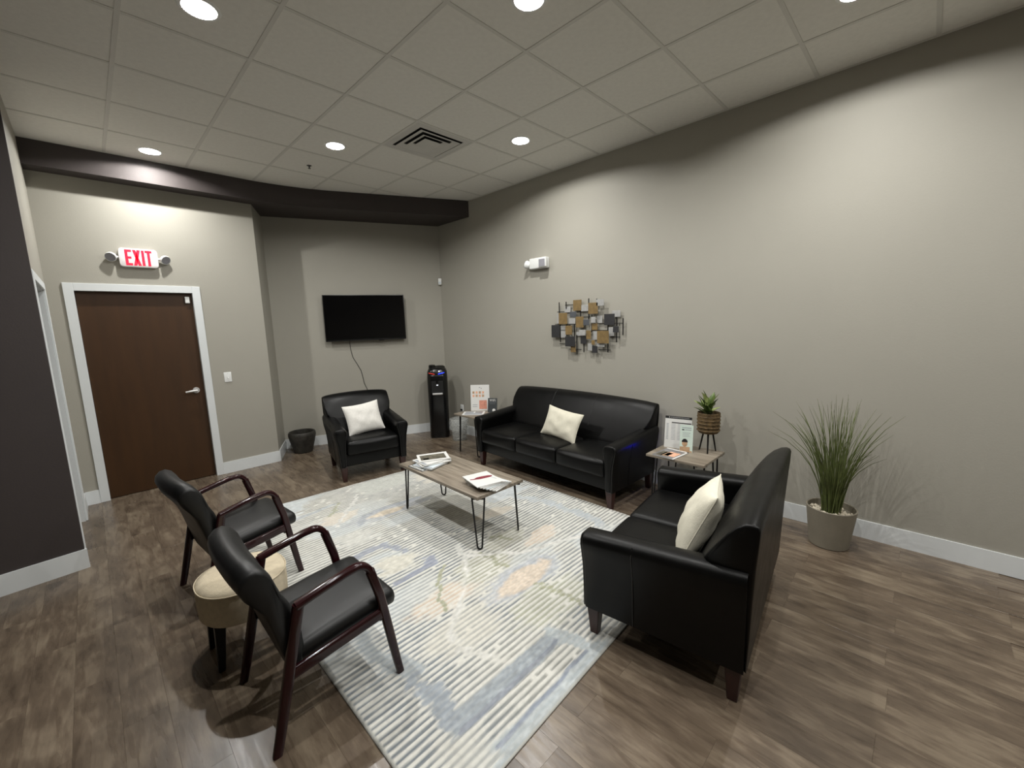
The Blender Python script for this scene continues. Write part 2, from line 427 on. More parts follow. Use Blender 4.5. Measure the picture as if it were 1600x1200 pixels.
tee_short = MB().box(-S/2+0.012, S/2-0.012, -0.012, 0.012, 0, 0.012).mesh('cross_tee'); tee_short.materials.append(M['tee'])
for i in range(-2, 6):
    for j in range(-3, 8):
        place('cross_tee', tee_short, None, ceil, (GX+i*S+S/2, GY+j*S, HC-0.001))
# wall angle along the art wall
struct(MB().box(XW-0.02, XW, -4.1, 5.4, HC-0.003, HC+0.01).build('trim_1', 'tee'))

# dark soffit running along the door wall and the tv wall
sf = [(-0.213, 5.60), (0.6, 5.592), (1.35, 5.588)]
c0, c1, c2 = Vector((1.35, 5.588)), Vector((1.86, 5.62)), Vector((2.35, 5.405))
for k in range(1, 11):
    t = k/10; p = c0*(1-t)**2 + c1*2*t*(1-t) + c2*t*t; sf.append((p.x, p.y))
sf.append((XW, 4.665))
back = [(XW, 5.40), (TV_A[0], TV_A[1]), (1.55, YD), (-0.213, YD)]
struct(MB().prism(sf+back, ZS, HC-0.001).build('trim_2', 'wall_dark', angle=25))

# baseboards
BH, BT = 0.135, 0.014
def base(name, a, b, side, ext=(0, 0), h=BH):
    ax_, ay_ = a; bx_, by_ = b
    dx, dy = bx_-ax_, by_-ay_; l = math.hypot(dx, dy); dx, dy = dx/l, dy/l
    px, py = -dy*side*BT, dx*side*BT
    a = (ax_-dx*ext[0], ay_-dy*ext[0]); b = (bx_+dx*ext[1], by_+dy*ext[1])
    m = MB(); m.hull([(a[0], a[1], 0), (b[0], b[1], 0), (b[0]+px, b[1]+py, 0), (a[0]+px, a[1]+py, 0)],
                     [(a[0], a[1], h), (b[0], b[1], h), (b[0]+px*.75, b[1]+py*.75, h), (a[0]+px*.75, a[1]+py*.75, h)])
    return struct(m.build(name, 'trim'))
base('baseboard_right', (XW, -4.1), (XW, 5.40), 1)
base('baseboard_back_right', TV_A, TV_B, -1)
base('baseboard_back_return', (1.55, YD), TV_A, -1, ext=(0.012, 0))
base('baseboard_back_middle', (0.945, YD), (1.55, YD), -1, ext=(0, 0.012))
base('baseboard_back_left', (XL, YD), (-0.105, YD), -1)
base('baseboard_left', (XL, 5.40), (XL, YD), -1)
base('baseboard_left_dark', DKL, DK, -1, ext=(0, 0.012), h=0.142)
base('baseboard_left_corner', DK, (XL, 4.265), -1)

# main door
d1 = estruct('door_1', (0, YD, 0))
fm = MB()
FW = 0.06
fm.box(DX0-FW, DX0+0.012, -0.016, 0.10, 0, DZ+FW); fm.box(DX1-0.012, DX1+FW, -0.016, 0.10, 0, DZ+FW); fm.box(DX0+0.012, DX1-0.012, -0.016, 0.10, DZ-0.012, DZ+FW)
fm.box(DX0, DX0+0.028, 0.085, 0.10, 0, DZ-0.01); fm.box(DX1-0.028, DX1, 0.085, 0.10, 0, DZ-0.01)
fm.build('door_frame', 'trim', d1, bevel=(0.002, 1))
lf = MB().box(DX0+0.014, DX1-0.014, 0.04, 0.084, 0.006, DZ-0.014).build('door_leaf', 'door', d1, bevel=(0.002, 1))
lv = MB(); lv.lathe([(0.0, -0.012), (0.030, -0.010), (0.034, -0.004), (0.034, 0.0)], 24)
lv.build('door_rose', 'silver', d1, (0.795, 0.04, 1.02), (rad(-90), 0, 0))
lh = MB(); lh.tube([(0.795, 0.03, 1.02), (0.795, -0.012, 1.02)], 0.011, 12)
lh.sweep([(0.80, -0.014, 1.021), (0.765, -0.016, 1.020), (0.73, -0.014, 1.017), (0.692, -0.010, 1.013)], [(0.010*math.cos(a*PI/6), 0.0115*math.sin(a*PI/6)) for a in range(12)], scale=[1.1, 1.1, 1, 0.85])
lh.build('door_handle', 'silver', d1)
MB().soft(0.805, 0.845, 0.012, 0.042, 1.985, 2.055, 0.006, n=2).build('door_contact', 'whiteplastic', d1)

# doorway in the short gray wall
d2 = estruct('door_2', (XL, 0, 0))
def casing(parts):
    m = MB()
    for b in parts: m.box(*b)
    return m
casing([(-0.14, 0.0, 4.31, 4.33, 0, 2.07), (-0.14, 0.0, 5.31, 5.33, 0, 2.07), (-0.14, 0.0, 4.31, 5.33, 2.05, 2.07)]).build('jamb', 'trim', d2)
MB().box(0, 0.016, 4.262, 4.322, 0, 2.12).build('casing', 'trim', d2, bevel=(0.003, 1))
MB().box(0, 0.016, 5.318, 5.385, 0, 2.12).build('casing', 'trim', d2, bevel=(0.003, 1))
MB().box(0, 0.016, 4.322, 5.318, 2.058, 2.12).build('casing', 'trim', d2, bevel=(0.003, 1))

# ------------------------------------------------------------------ ceiling fittings
def downlight(x, y, label, group=None):
    t = thing('downlight', label, 'light', (x, y, HC), 0, group)
    MB().lathe([(0.076, 0.002), (0.078, -0.003), (0.094, -0.001), (0.097, 0.002)], 40, cap=False).build('trim_ring', 'whiteplastic', t)
    MB().lathe([(0.076, 0.002), (0.068, 0.018), (0.066, 0.024), (0.068, 0.026), (0.079, 0.003)], 40, cap=False).build('reflector', 'whiteplastic', t)
    MB().lathe([(0.0005, 0.018), (0.045, 0.019), (0.066, 0.021), (0.066, 0.026), (0.0005, 0.026)], 40).build('lens', 'lens', t)
    ld = bpy.data.lights.new('lamp', 'AREA'); ld.shape = 'DISK'; ld.size = 0.055; ld.energy = LAMP_W; ld.color = LAMP_COL
    lo = bpy.data.objects.new('lamp', ld); C.objects.link(lo); lo.parent = t; lo.location = (0, 0, 0.016)
LX = [GX+S/2, GX+2.5*S, GX+4.5*S]
LY = lambda k: GY+S/2+k*2*S
downlight(LX[0], LY(3), 'round recessed downlight beside the dark soffit, above the brown door')
downlight(LX[1], LY(2), 'round recessed downlight next to the small sprinkler head')
downlight(LX[2], LY(1), 'round recessed downlight above the black three-seat sofa')
downlight(LX[0], LY(1), 'round recessed downlight above the two wooden armchairs')
downlight(LX[1], LY(0), 'round recessed downlight above the striped rug, before the loveseat')
downlight(LX[2], LY(-1), 'round recessed downlight above the tall grass plant')
for (x, y) in [(LX[0], LY(-1)), (LX[1], LY(-2)), (LX[2], LY(-3))]:
    downlight(x, y, 'round recessed downlight over the open floor away from the seating', 'downlights over the open floor')

vt = thing('ceiling_vent', 'square pale metal air vent with nested louvres in the ceiling grid', 'vent', (GX+(VENT_I+.5)*S, GY+(VENT_J+.5)*S, HC))
MB().box(-S/2+.01, S/2-.01, -S/2+.01, S/2-.01, 0.0085, 0.011).build('vent_throat', 'ventdark', vt)
def sqring(mb, ro, ri, zo, zi, th):
    R = []
    for r, z in ((ro, zo), (ri, zi), (ri, zi+th), (ro, zo+th)):
        R.append([(-r, -r, z), (r, -r, z), (r, r, z), (-r, r, z)])
    return mb.rings(R, cap=False, closed=True)
h = S/2-0.013
sqring(MB(), h, 0.235, 0.000, -0.004, 0.004).build('vent_frame', 'vent', vt)
sqring(MB(), 0.215, 0.160, -0.012, 0.005, 0.002).build('louvre', 'vent', vt)
sqring(MB(), 0.150, 0.100, -0.014, 0.005, 0.002).build('louvre', 'vent', vt)
MB().hull([(-.095, -.095, -.014), (.095, -.095, -.014), (.095, .095, -.014), (-.095, .095, -.014)], [(-.06, -.06, .004), (.06, -.06, .004), (.06, .06, .004), (-.06, .06, .004)]).build('louvre', 'vent', vt)

sp = thing('sprinkler_head', 'small dark sprinkler head hanging under the ceiling tiles', 'sprinkler', (1.847, 4.728, HC+0.002))
MB().lathe([(0.024, 0.0), (0.022, -0.004), (0.008, -0.006), (0.006, -0.020), (0.003, -0.023)], 16).build('body', 'steel', sp)
MB().lathe([(0.014, -0.027), (0.014, -0.029), (0.003, -0.023)], 12).build('deflector', 'steel', sp)

# ------------------------------------------------------------------ rug
def vnoise(x, y, sc, seed):
    rs = np.random.RandomState(seed); n = 128; g = rs.rand(n, n)
    X = x*sc; Y = y*sc
    xi = np.floor(X).astype(int); yi = np.floor(Y).astype(int); fx = X-xi; fy = Y-yi
    fx = fx*fx*(3-2*fx); fy = fy*fy*(3-2*fy)
    a = g[xi % n, yi % n]; b = g[(xi+1) % n, yi % n]; c = g[xi % n, (yi+1) % n]; d = g[(xi+1) % n, (yi+1) % n]
    return (a*(1-fx)+b*fx)*(1-fy)+(c*(1-fx)+d*fx)*fy
def make_rug():
    A, B, Cc, D = (0.618, 1.000), (3.085, 1.105), (3.100, 4.155), (0.625, 4.345)
    NXr, NYr = 280, 560
    u = np.linspace(0, 1, NXr); v = np.linspace(0, 1, NYr)
    U, V = np.meshgrid(u, v, indexing='ij')
    X = (A[0]*(1-U)+B[0]*U)*(1-V)+(D[0]*(1-U)+Cc[0]*U)*V
    Y = (A[1]*(1-U)+B[1]*U)*(1-V)+(D[1]*(1-U)+Cc[1]*U)*V
    SY = Y-(X-0.62)*0.012                      # the stripes run very slightly askew
    rs = np.random.RandomState(3)
    pitch = 0.0335
    wob = (vnoise(X, Y, 3, 1)-0.5)*0.010
    ph = (SY+wob)/pitch
    k = np.floor(ph).astype(int); fr = ph-k
    # every groove is broken into dashes of its own length
    groove = np.zeros_like(X)
    K0, K1 = k.min(), k.max()
    for kk in range(K0, K1+1):
        m = k == kk
        x = 0.55+rs.rand()*0.25; on = np.zeros(X.shape)[m]
        xm = X[m]
        if kk % 3 == 0: st = 0.62
        segs = []
        x = 0.60+rs.rand()*0.12-0.1
        while x < 3.15:
            L = 0.5+rs.rand()*1.1
            segs.append((x, x+L)); x += L+0.012+rs.rand()*0.02
        for a, b in segs:
            on = np.maximum(on, np.clip((xm-a)/0.015, 0, 1)*np.clip((b-xm)/0.015, 0, 1))
        groove[m] = on
    tri = 1-np.abs(fr-0.5)*2
    gw = np.clip((tri-0.40+(vnoise(X*.5, Y, 40, 5)-0.5)*0.30)/0.34, 0, 1)
    G = gw*groove
    def L3(c): return np.array(lin(c))
    cream = L3((208, 207, 200)); 
    base_g = L3((122, 128, 133))
    gcol = np.zeros(X.shape+(3,)); gcol[:] = base_g
    n1 = vnoise(X*0.6, Y, 2.2, 9)[..., None]
    gcol = gcol*(0.8+0.45*n1)
    tn = np.clip((vnoise(X, Y, 1.5, 21)-0.5)*2.5, 0, 1)[..., None]
    gcol = gcol*(1-0.5*tn)+L3((168, 164, 150))*0.5*tn
    solid = np.zeros(X.shape); scol = np.zeros(X.shape+(3,)); scol[:] = cream
    edge = (vnoise(X, Y, 16, 31)-0.5)*0.6+(vnoise(X, Y, 60, 32)-0.5)*0.35
    mott = vnoise(X*0.7, Y*1.4, 70, 40)*0.6+vnoise(X, Y, 28, 41)*0.4
    rowsh = rs.uniform(-1, 1, K1-K0+1)[k-K0]*0.045      # patches step from stripe to stripe, as woven
    XS = X+rowsh+(vnoise(X, Y, 9, 61)-.5)*.05; YS = Y+(vnoise(X, Y, 11, 62)-.5)*.03
    wash = np.clip((vnoise(XS*.9, YS*1.6, 2.6, 91)-.56)*7, 0, 1)
    solid = .65*wash
    wc_ = np.clip((vnoise(X, Y, 1.3, 92)-.3)*2.2, 0, 1)[..., None]
    scol = L3((196, 202, 204))*(1-wc_)+L3((206, 203, 192))*wc_
    XL_ = X+(XS-X)*.45; YL_ = Y+(YS-Y)*.5
    def seg_d(pts):
        d = np.full(X.shape, 9.0)
        for (x0, y0), (x1, y1) in zip(pts[:-1], pts[1:]):
            dx, dy = x1-x0, y1-y0; l2 = dx*dx+dy*dy
            t = np.clip(((XL_-x0)*dx+(YL_-y0)*dy)/l2, 0, 1)
            d = np.minimum(d, np.hypot(XL_-x0-t*dx, YL_-y0-t*dy))
        return d
    def put(mask, col, s, tint=1.0):
        nonlocal solid, scol, gcol
        mm = mask[..., None]; c = L3(col); c = c*.72+c.mean()*.28
        cm = c*(0.66+0.66*mott[..., None])
        gcol = gcol*(1-mm*tint)+c*mm*tint
        scol = scol*(1-mm)+cm*mm
        solid = solid*(1-mask)+s*mask
    def ell(cx, cy, hx, hy, col, s, tint=1.0, soft=0.25):
        d = np.hypot((XS-cx)/hx, (YS-cy)/hy)+edge*0.45
        put(np.clip((1-d)/soft, 0, 1), col, s, tint)
    def rect(x0, x1, y0, y1, col, s, tint=1.0, soft=0.02):
        e = edge*0.03
        d = np.minimum(np.minimum(XS-x0, x1-XS)*0.5, np.minimum(Y-y0, y1-Y))+e
        put(np.clip(d/soft, 0, 1), col, s, tint)
    def line(pts, wd, col, s, tint=1.0, soft=0.4):
        d = seg_d(pts)/wd+edge*(1.1 if wd > .03 else .5)
        put(np.clip((1-d)/soft, 0, 1), col, s, tint)
    W = (208, 207, 200)
    BL, BG, PB = (132, 140, 154), (148, 158, 166), (190, 200, 204)
    TAN, OR, OL = (200, 190, 168), (206, 188, 166), (158, 160, 128)
    # pale washes
    rect(0.66, 1.30, 3.98, 4.36, PB, 0.6); rect(0.9, 1.20, 3.80, 3.97, (196, 204, 206), 0.5)
    rect(1.75, 2.35, 3.85, 4.20, (186, 190, 182), 0.55); rect(2.35, 2.9, 3.6, 4.0, (206, 200, 184), 0.35)
    rect(1.95, 2.55, 2.55, 3.05, (190, 190, 182), 0.35, 0.7); rect(1.15, 1.45, 3.0, 3.25, (196, 196, 188), 0.6)
    rect(2.45, 3.0, 2.75, 3.15, (176, 186, 194), 0.5)
    # tan lozenge with a blue-grey halo and its smaller neighbours
    ell(1.86, 1.775, 0.40, 0.16, (168, 174, 182), 0.75); ell(1.85, 1.765, 0.30, 0.098, OR, 0.85)
    ell(1.78, 3.365, 0.44, 0.11, (166, 171, 178), 0.6); ell(1.72, 3.36, 0.19, 0.058, (212, 196, 170), 0.8)
    ell(1.36, 1.985, 0.27, 0.115, (216, 192, 164), 0.12, 0.8); ell(2.33, 2.05, 0.21, 0.10, (216, 194, 170), 0.35, 0.8)
    ell(1.36, 3.58, 0.19, 0.12, (214, 200, 180), 0.35, 0.8); ell(2.35, 2.62, 0.22, 0.09, (204, 192, 172), 0.5, 0.8)
    # olive sprigs
    ell(1.73, 2.07, 0.24, 0.17, (172, 172, 146), 0.0, 0.8); ell(1.78, 1.49, 0.34, 0.17, (170, 172, 146), 0.05, 0.8)
    ell(2.10, 2.22, 0.22, 0.12, (172, 172, 148), 0.1, 0.7)
    line([(1.535, 2.276), (1.44, 2.16), (1.38, 2.09), (1.287, 1.894)], 0.016, OL, 0.8)
    line([(1.84, 2.20), (1.83, 2.06), (1.851, 1.94)], 0.018, OL, 0.7)
    line([(1.85, 1.66), (1.86, 1.52), (1.88, 1.34)], 0.022, OL, 0.7)
    line([(2.05, 2.32), (2.12, 2.18)], 0.022, OL, 0.7)
    line([(1.34, 3.68), (1.43, 3.78), (1.50, 3.89)], 0.02, OL, 0.6)
    # blue bars and broken blue paths
    rect(0.86, 1.60, 1.225, 1.345, (150, 160, 168), 0.9); line([(0.90, 1.24), (1.50, 1.252), (1.60, 1.30)], 0.016, BL, 0.9)
    rect(0.90, 1.75, 0.98, 1.118, (172, 182, 186), 0.8); line([(0.95, 1.085), (1.62, 1.112)], 0.014, (138, 148, 164), 0.9)
    line([(1.58, 1.33), (1.60, 1.20), (1.66, 1.10)], 0.05, (164, 174, 178), 0.8)
    line([(0.80, 2.18), (0.839, 2.08), (0.838, 1.87), (0.90, 1.734), (0.93, 1.66)], 0.06, (150, 160, 166), 0.75)
    line([(0.885, 1.58), (0.90, 1.50), (0.905, 1.40), (0.90, 1.30)], 0.062, (144, 154, 164), 0.85)
    line([(1.13, 2.83), (1.30, 2.855), (1.417, 2.864), (1.49, 2.66)], 0.040, (146, 153, 168), 0.8)
    line([(1.54, 2.385), (1.45, 2.36), (1.22, 2.345)], 0.030, (138, 146, 166), 0.85); line([(1.55, 2.43), (1.50, 2.36)], 0.045, (138, 146, 166), 0.8)
    ell(1.35, 2.56, 0.17, 0.13, (202, 198, 182), 0.65)
    line([(2.62, 2.92), (2.74, 2.72), (2.83, 2.41), (2.82, 2.13), (2.85, 1.95), (2.80, 1.80)], 0.055, (166, 176, 184), 0.6)
    line([(1.42, 3.30), (1.55, 3.44), (1.8, 3.46), (2.1, 3.42)], 0.035, (154, 161, 172), 0.7)
    line([(0.72, 3.80), (1.25, 3.86), (1.45, 3.90)], 0.030, (174, 182, 188), 0.7)
    # bare cream paths
    line([(1.78, 2.40), (1.718, 2.263), (1.636, 2.119), (1.522, 1.994), (1.338, 1.838), (1.218, 1.754), (1.168, 1.643), (1.197, 1.511), (1.253, 1.379)], 0.034, W, .9, soft=.9)
    line([(1.30, 3.42), (1.34, 3.469), (1.456, 3.641), (1.658, 3.832), (1.701, 3.951)], 0.020, W, 1.0)
    line([(2.75, 1.7), (2.30, 1.90), (2.05, 1.98), (1.75, 2.25)], 0.022, W, 0.9)
    line([(0.75, 2.65), (1.05, 2.45), (1.15, 2.30)], 0.03, W, 0.8)
    stripe = cream*(1-G[..., None])+gcol*G[..., None]
    col = stripe*(1-solid[..., None])+(scol*(1-0.25*G[..., None])+gcol*0.25*G[..., None])*solid[..., None]
    col *= (0.93+0.14*vnoise(X, Y, 90, 77))[..., None]
    edgeb = np.minimum(np.minimum(U, 1-U)*2.47, np.minimum(V, 1-V)*3.2)
    eb = np.clip((0.012-edgeb)/0.004, 0, 1)[..., None]
    col = col*(1-eb)+L3((176, 176, 170))*eb
    Z = 0.008+0.0035*(1-G)*(1-0.7*solid)+0.0008*vnoise(X, Y, 80, 55)
    Z = np.where(edgeb < 0.006, 0.006, Z)
    n = NXr*NYr
    co = np.stack([X, Y, Z], -1).reshape(-1, 3)
    idx = np.arange(n).reshape(NXr, NYr)
    F = np.stack([idx[:-1, :-1], idx[1:, :-1], idx[1:, 1:], idx[:-1, 1:]], -1).reshape(-1, 4)
    ring = np.concatenate([idx[:-1, 0], idx[-1, :-1], idx[1:, -1][::-1], idx[0, 1:][::-1]])
    lo = co[ring].copy(); lo[:, 2] = 0.0005
    li = n+np.arange(len(ring))
    SF = np.stack([np.roll(ring, -1), ring, li, np.roll(li, -1)], -1)
    co = np.concatenate([co, lo]); F = np.concatenate([F, SF])
    me = bpy.data.meshes.new('area_rug')
    me.vertices.add(len(co)); me.vertices.foreach_set('co', co.astype(np.float32).ravel())
    me.loops.add(F.size); me.loops.foreach_set('vertex_index', F.astype(np.int32).ravel())
    me.polygons.add(len(F)); me.polygons.foreach_set('loop_start', np.arange(0, F.size, 4, dtype=np.int32)); me.polygons.foreach_set('loop_total', np.full(len(F), 4, np.int32))
    me.update(calc_edges=True); me.validate()
    at = me.color_attributes.new('weave', 'FLOAT_COLOR', 'POINT')
    cc = np.ones((len(co), 4), np.float32); cc[:n, :3] = np.clip(col.reshape(-1, 3), 0, 1); cc[n:, :3] = 0.2
    at.data.foreach_set('color', cc.ravel())
    me.shade_smooth()
    m, nt, b = nmat('rug_weave'); N, L = nt.nodes, nt.links
    a = N.new('ShaderNodeAttribute'); a.attribute_name = 'weave'; L.new(a.outputs['Color'], b.inputs['Base Color'])
    b.inputs['Roughness'].default_value = 0.95; b.inputs['Specular IOR Level'].default_value = 0.15
    nz = N.new('ShaderNodeTexNoise'); nz.inputs['Scale'].default_value = 260; tcn = N.new('ShaderNodeTexCoord'); L.new(tcn.outputs['Object'], nz.inputs[0])
    bp = N.new('ShaderNodeBump'); bp.inputs['Strength'].default_value = 0.4; bp.inputs['Distance'].default_value = 0.003
    L.new(nz.outputs[0], bp.inputs['Height']); L.new(bp.outputs[0], b.inputs['Normal'])
    me.materials.append(m)
    o = bpy.data.objects.new('area_rug', me); C.objects.link(o)
    tag(o, 'cream rug with grey stripes and blue, tan and olive patches', 'rug')
make_rug()
RUGZ = 0.0105

# ------------------------------------------------------------------ leather seating
def sofa(name, label, cat, loc, rz, W, n, front_z=0.0, rear_z=0.0):
    D = 0.77; h = D/2; t = thing(name, label, cat, loc, rz, 'black leather seating set')
    ai = 0.115
    # base frame
    MB().soft(-W/2+0.06, W/2-0.06, -h+0.035, h-0.06, 0.165, 0.31, 0.012, n=2).build('seat_base', 'leather', t)
    # seat cushions
    sw = (W-2*ai)/n
    for i in range(n):
        x0 = -W/2+ai+sw*i
        MB().soft(x0+0.002, x0+sw-0.002, -h-0.012, 0.20, 0.285, 0.445, 0.035, puff=0.022, pfront=0.014, n=6).build('seat_cushion', 'leather', t)
    # arms
    def prof(tz, ins=0.0, off=0.0):
        P = [(-.108, .165), (-.040, .165), (-.036, .30), (-.026, .42), (-.010, .50), (-.001, tz-.055), (-.004, tz-.028), (-.018, tz-.009), (-.042, tz-.001), (-.070, tz), (-.098, tz-.002),
             (-.122, tz-.012), (-.136, tz-.032), (-.137, tz-.058), (-.126, tz-.095), (-.116, .42), (-.110, .30)]
        if ins:
            cx = -.07; Q = []
            for x, z in P:
                k = max(0.0, 1-ins/max(abs(x-cx), 0.02)) if abs(x-cx) > 0.012 else 1
                Q.append((cx+(x-cx)*k, min(z, tz-ins) if z > .2 else z+ins))
            P = Q
        return P
    tzf, tzr = 0.592, 0.645
    for s in (-1, 1):
        mb = MB(); R = []
        ys = [(-h+0.0, 0.010), (-h+0.004, 0.003), (-h+0.012, 0)] + [(-h+0.012+(D-0.026)*i/8, 0) for i in range(1, 9)]
        for y, ins in ys:
            f = (y+h)/D; tz = tzf+(tzr-tzf)*f
            R.append([(s*(W/2+x), y, z) for x, z in prof(tz, ins)])
        mb.rings(R); a = mb.build('arm', 'leather', t, angle=50)
        P = prof(tzf, 0.014)
        MB().rings([[(s*(W/2+x), -h+0.004, z) for x, z in P], [(s*(W/2+x), -h-0.006, z) for x, z in prof(tzf, 0.016)], [(s*(W/2+x), -h-0.009, z) for x, z in prof(tzf, 0.022)]]).build('front_panel', 'leather', a, angle=50)
        Q = prof(tzf, 0.008)
        MB().tube([(s*(W/2+x), -h-0.001, z) for x, z in Q], 0.005, 8, up=(0, 1, 0), closed=True).build('piping', 'piping', a)
        MB().tube([(s*(W/2-.0385), -h+0.27, .17), (s*(W/2-.024), -h+0.27, .43), (s*(W/2+0.0), -h+0.27, tzf-.04), (s*(W/2-.012), -h+0.27, tzf+0.008)], 0.002, 6, up=(0, 1, 0)).build('seam', 'piping', a)
    # back
    bp = [(.085, .40), (.12, .49), (.163, .58), (.207, .67), (.248, .74), (.288, .80), (.322, .838), (.352, .858), (.380, .864), (.398, .858), (.406, .842), (.404, .78), (.397, .66), (.390, .50), (.385, .32), (.380, .165), (.30, .165), (.20, .28), (.12, .34)]
    def hw(a, z):
        if a > .37: return W/2-.048+.030*min(1, max(0, (z-.40)/.28))
        k = min(1, max(0, (z-.52)/.20)); k = k*k*(3-2*k)
        return W/2-.118+(.098)*k
    def mod(u, a, z):
        top = min(1, max(0, (z-.60)/.22))
        z2 = z+0.022*(1-u*u)*top-0.008*abs(u)**10*top
        a2 = a-0.016*(1-u*u) if a < .33 else a
        return a2, z2
    b = loft(MB(), bp, hw, 'x', 0.014, mod, 16).build('backrest', 'leather', t, angle=60)
    if n == 3:
        for xs in (-sw*0.5, sw*0.5):
            u = xs/(W/2)
            pts = [(xs,)+mod(u, a, z) for a, z in bp[2:11]]
            MB().tube([(p[0], p[1]-0.0005, p[2]) for p in pts], 0.0018, 6, up=(1, 0, 0)).build('seam', 'piping', b)
    # legs
    for sx in (-1, 1):
        for sy in (-1, 1):
            zb = front_z if sy < 0 else rear_z
            cx, cy = sx*(W/2-0.082), (-h+0.045 if sy < 0 else h-0.055)
            dx = 0.0; r0, r1 = 0.021, 0.034
            MB().hull([(cx-r0+dx, cy-r0, zb), (cx+r0+dx, cy-r0, zb), (cx+r0+dx, cy+r0, zb), (cx-r0+dx, cy+r0, zb)],
                      [(cx-r1, cy-r1, .172), (cx+r1, cy-r1, .172), (cx+r1, cy+r1, .172), (cx-r1, cy+r1, .172)]).build('leg', 'legwood', t, bevel=(0.003, 1))
    return t
sofa('sofa', 'long black leather sofa with three seat cushions against the gray wall', 'sofa', (3.470, 2.775, 0), rad(-91.8), 1.94, 3)
sofa('loveseat', 'black leather loveseat with two seat cushions beside the tall grass plant', 'loveseat', (2.342, .882, 0), rad(186.7), 1.29, 2, front_z=RUGZ)
sofa('armchair', 'black leather armchair with a single seat cushion under the television', 'armchair', (2.187, 4.675, 0), rad(-12.9), .81, 1)

def pillow(name, label, w, hgt, T, loc, rot, m, ribs=0, seed=1, group=None):
    n = 22; V = []; F = []; rs = random.Random(seed)
    ph = [rs.random()*6 for _ in range(6)]
    def pt(u, v, s):
        x = w/2*u*(1-.075*(1-v*v)); z = hgt/2*v*(1-.085*(1-u*u))
        th = T/2*(max(0, 1-abs(u)**2.6)*max(0, 1-abs(v)**2.6))**.55
        wr = 0.006*math.sin(5*u+3*v+ph[0])*math.sin(4*v-2*u+ph[1])+0.004*math.sin(9*u+ph[2])*math.sin(7*v+ph[3])
        e = min(1, 3*(1-max(abs(u), abs(v))))
        y = -s*(th+wr*e)
        if ribs and s > 0: y -= 0.004*e*max(0, math.sin(u*9))*max(0, math.cos(v*7))
        return (x, y, z)
    idx = {}
    for s in (1, -1):
        for i in range(n+1):
            for j in range(n+1):
                u, v = math.sin((-1+2*i/n)*PI/2), math.sin((-1+2*j/n)*PI/2)
                brd = i in (0, n) or j in (0, n)
                if brd and s < 0: idx[(s, i, j)] = idx[(1, i, j)]; continue
                idx[(s, i, j)] = len(V); V.append(pt(u, v, s))
    for s in (1, -1):
        for i in range(n):
            for j in range(n):
                q = (idx[(s, i, j)], idx[(s, i+1, j)], idx[(s, i+1, j+1)], idx[(s, i, j+1)])
                F.append(q if s > 0 else tuple(reversed(q)))
    t = MB().add(V, F).build(name, m, None, loc, rot, angle=80)
    border = [(1, i, 0) for i in range(n)]+[(1, n, j) for j in range(n)]+[(1, n-i, n) for i in range(n)]+[(1, 0, n-j) for j in range(n)]
    MB().tube([V[idx[b]] for b in border], 0.003, 6, up=(0, 1, 0), closed=True).build('seam', m, t)
    tag(t, label, 'pillow', group)
    return t
def eul(*ms):
    R = Matrix.Identity(3)
    for ax_, d in ms: R = R @ Matrix.Rotation(rad(d), 3, ax_)
    return R.to_euler()
pillow('throw_pillow', 'white woven throw pillow tilted on the black leather armchair', .405, .355, .13, (2.150, 4.600, .628), eul(('Z', -14), ('X', -24), ('Y', -6)), 'pillow_white', seed=2)
pillow('throw_pillow', 'cream lumbar pillow with dimpled front on the long black sofa', .48, .32, .12, (3.42, 2.69, .595), eul(('Z', -92), ('X', -22), ('Y', 6)), 'pillow_cream', ribs=1, seed=3)
pillow('throw_pillow', 'cream pillow leaning on its end against the loveseat backrest', .42, .40, .16, (2.150, .775, .640), eul(('Z', 195), ('X', -24), ('Y', -4)), 'pillow_cream', seed=4)

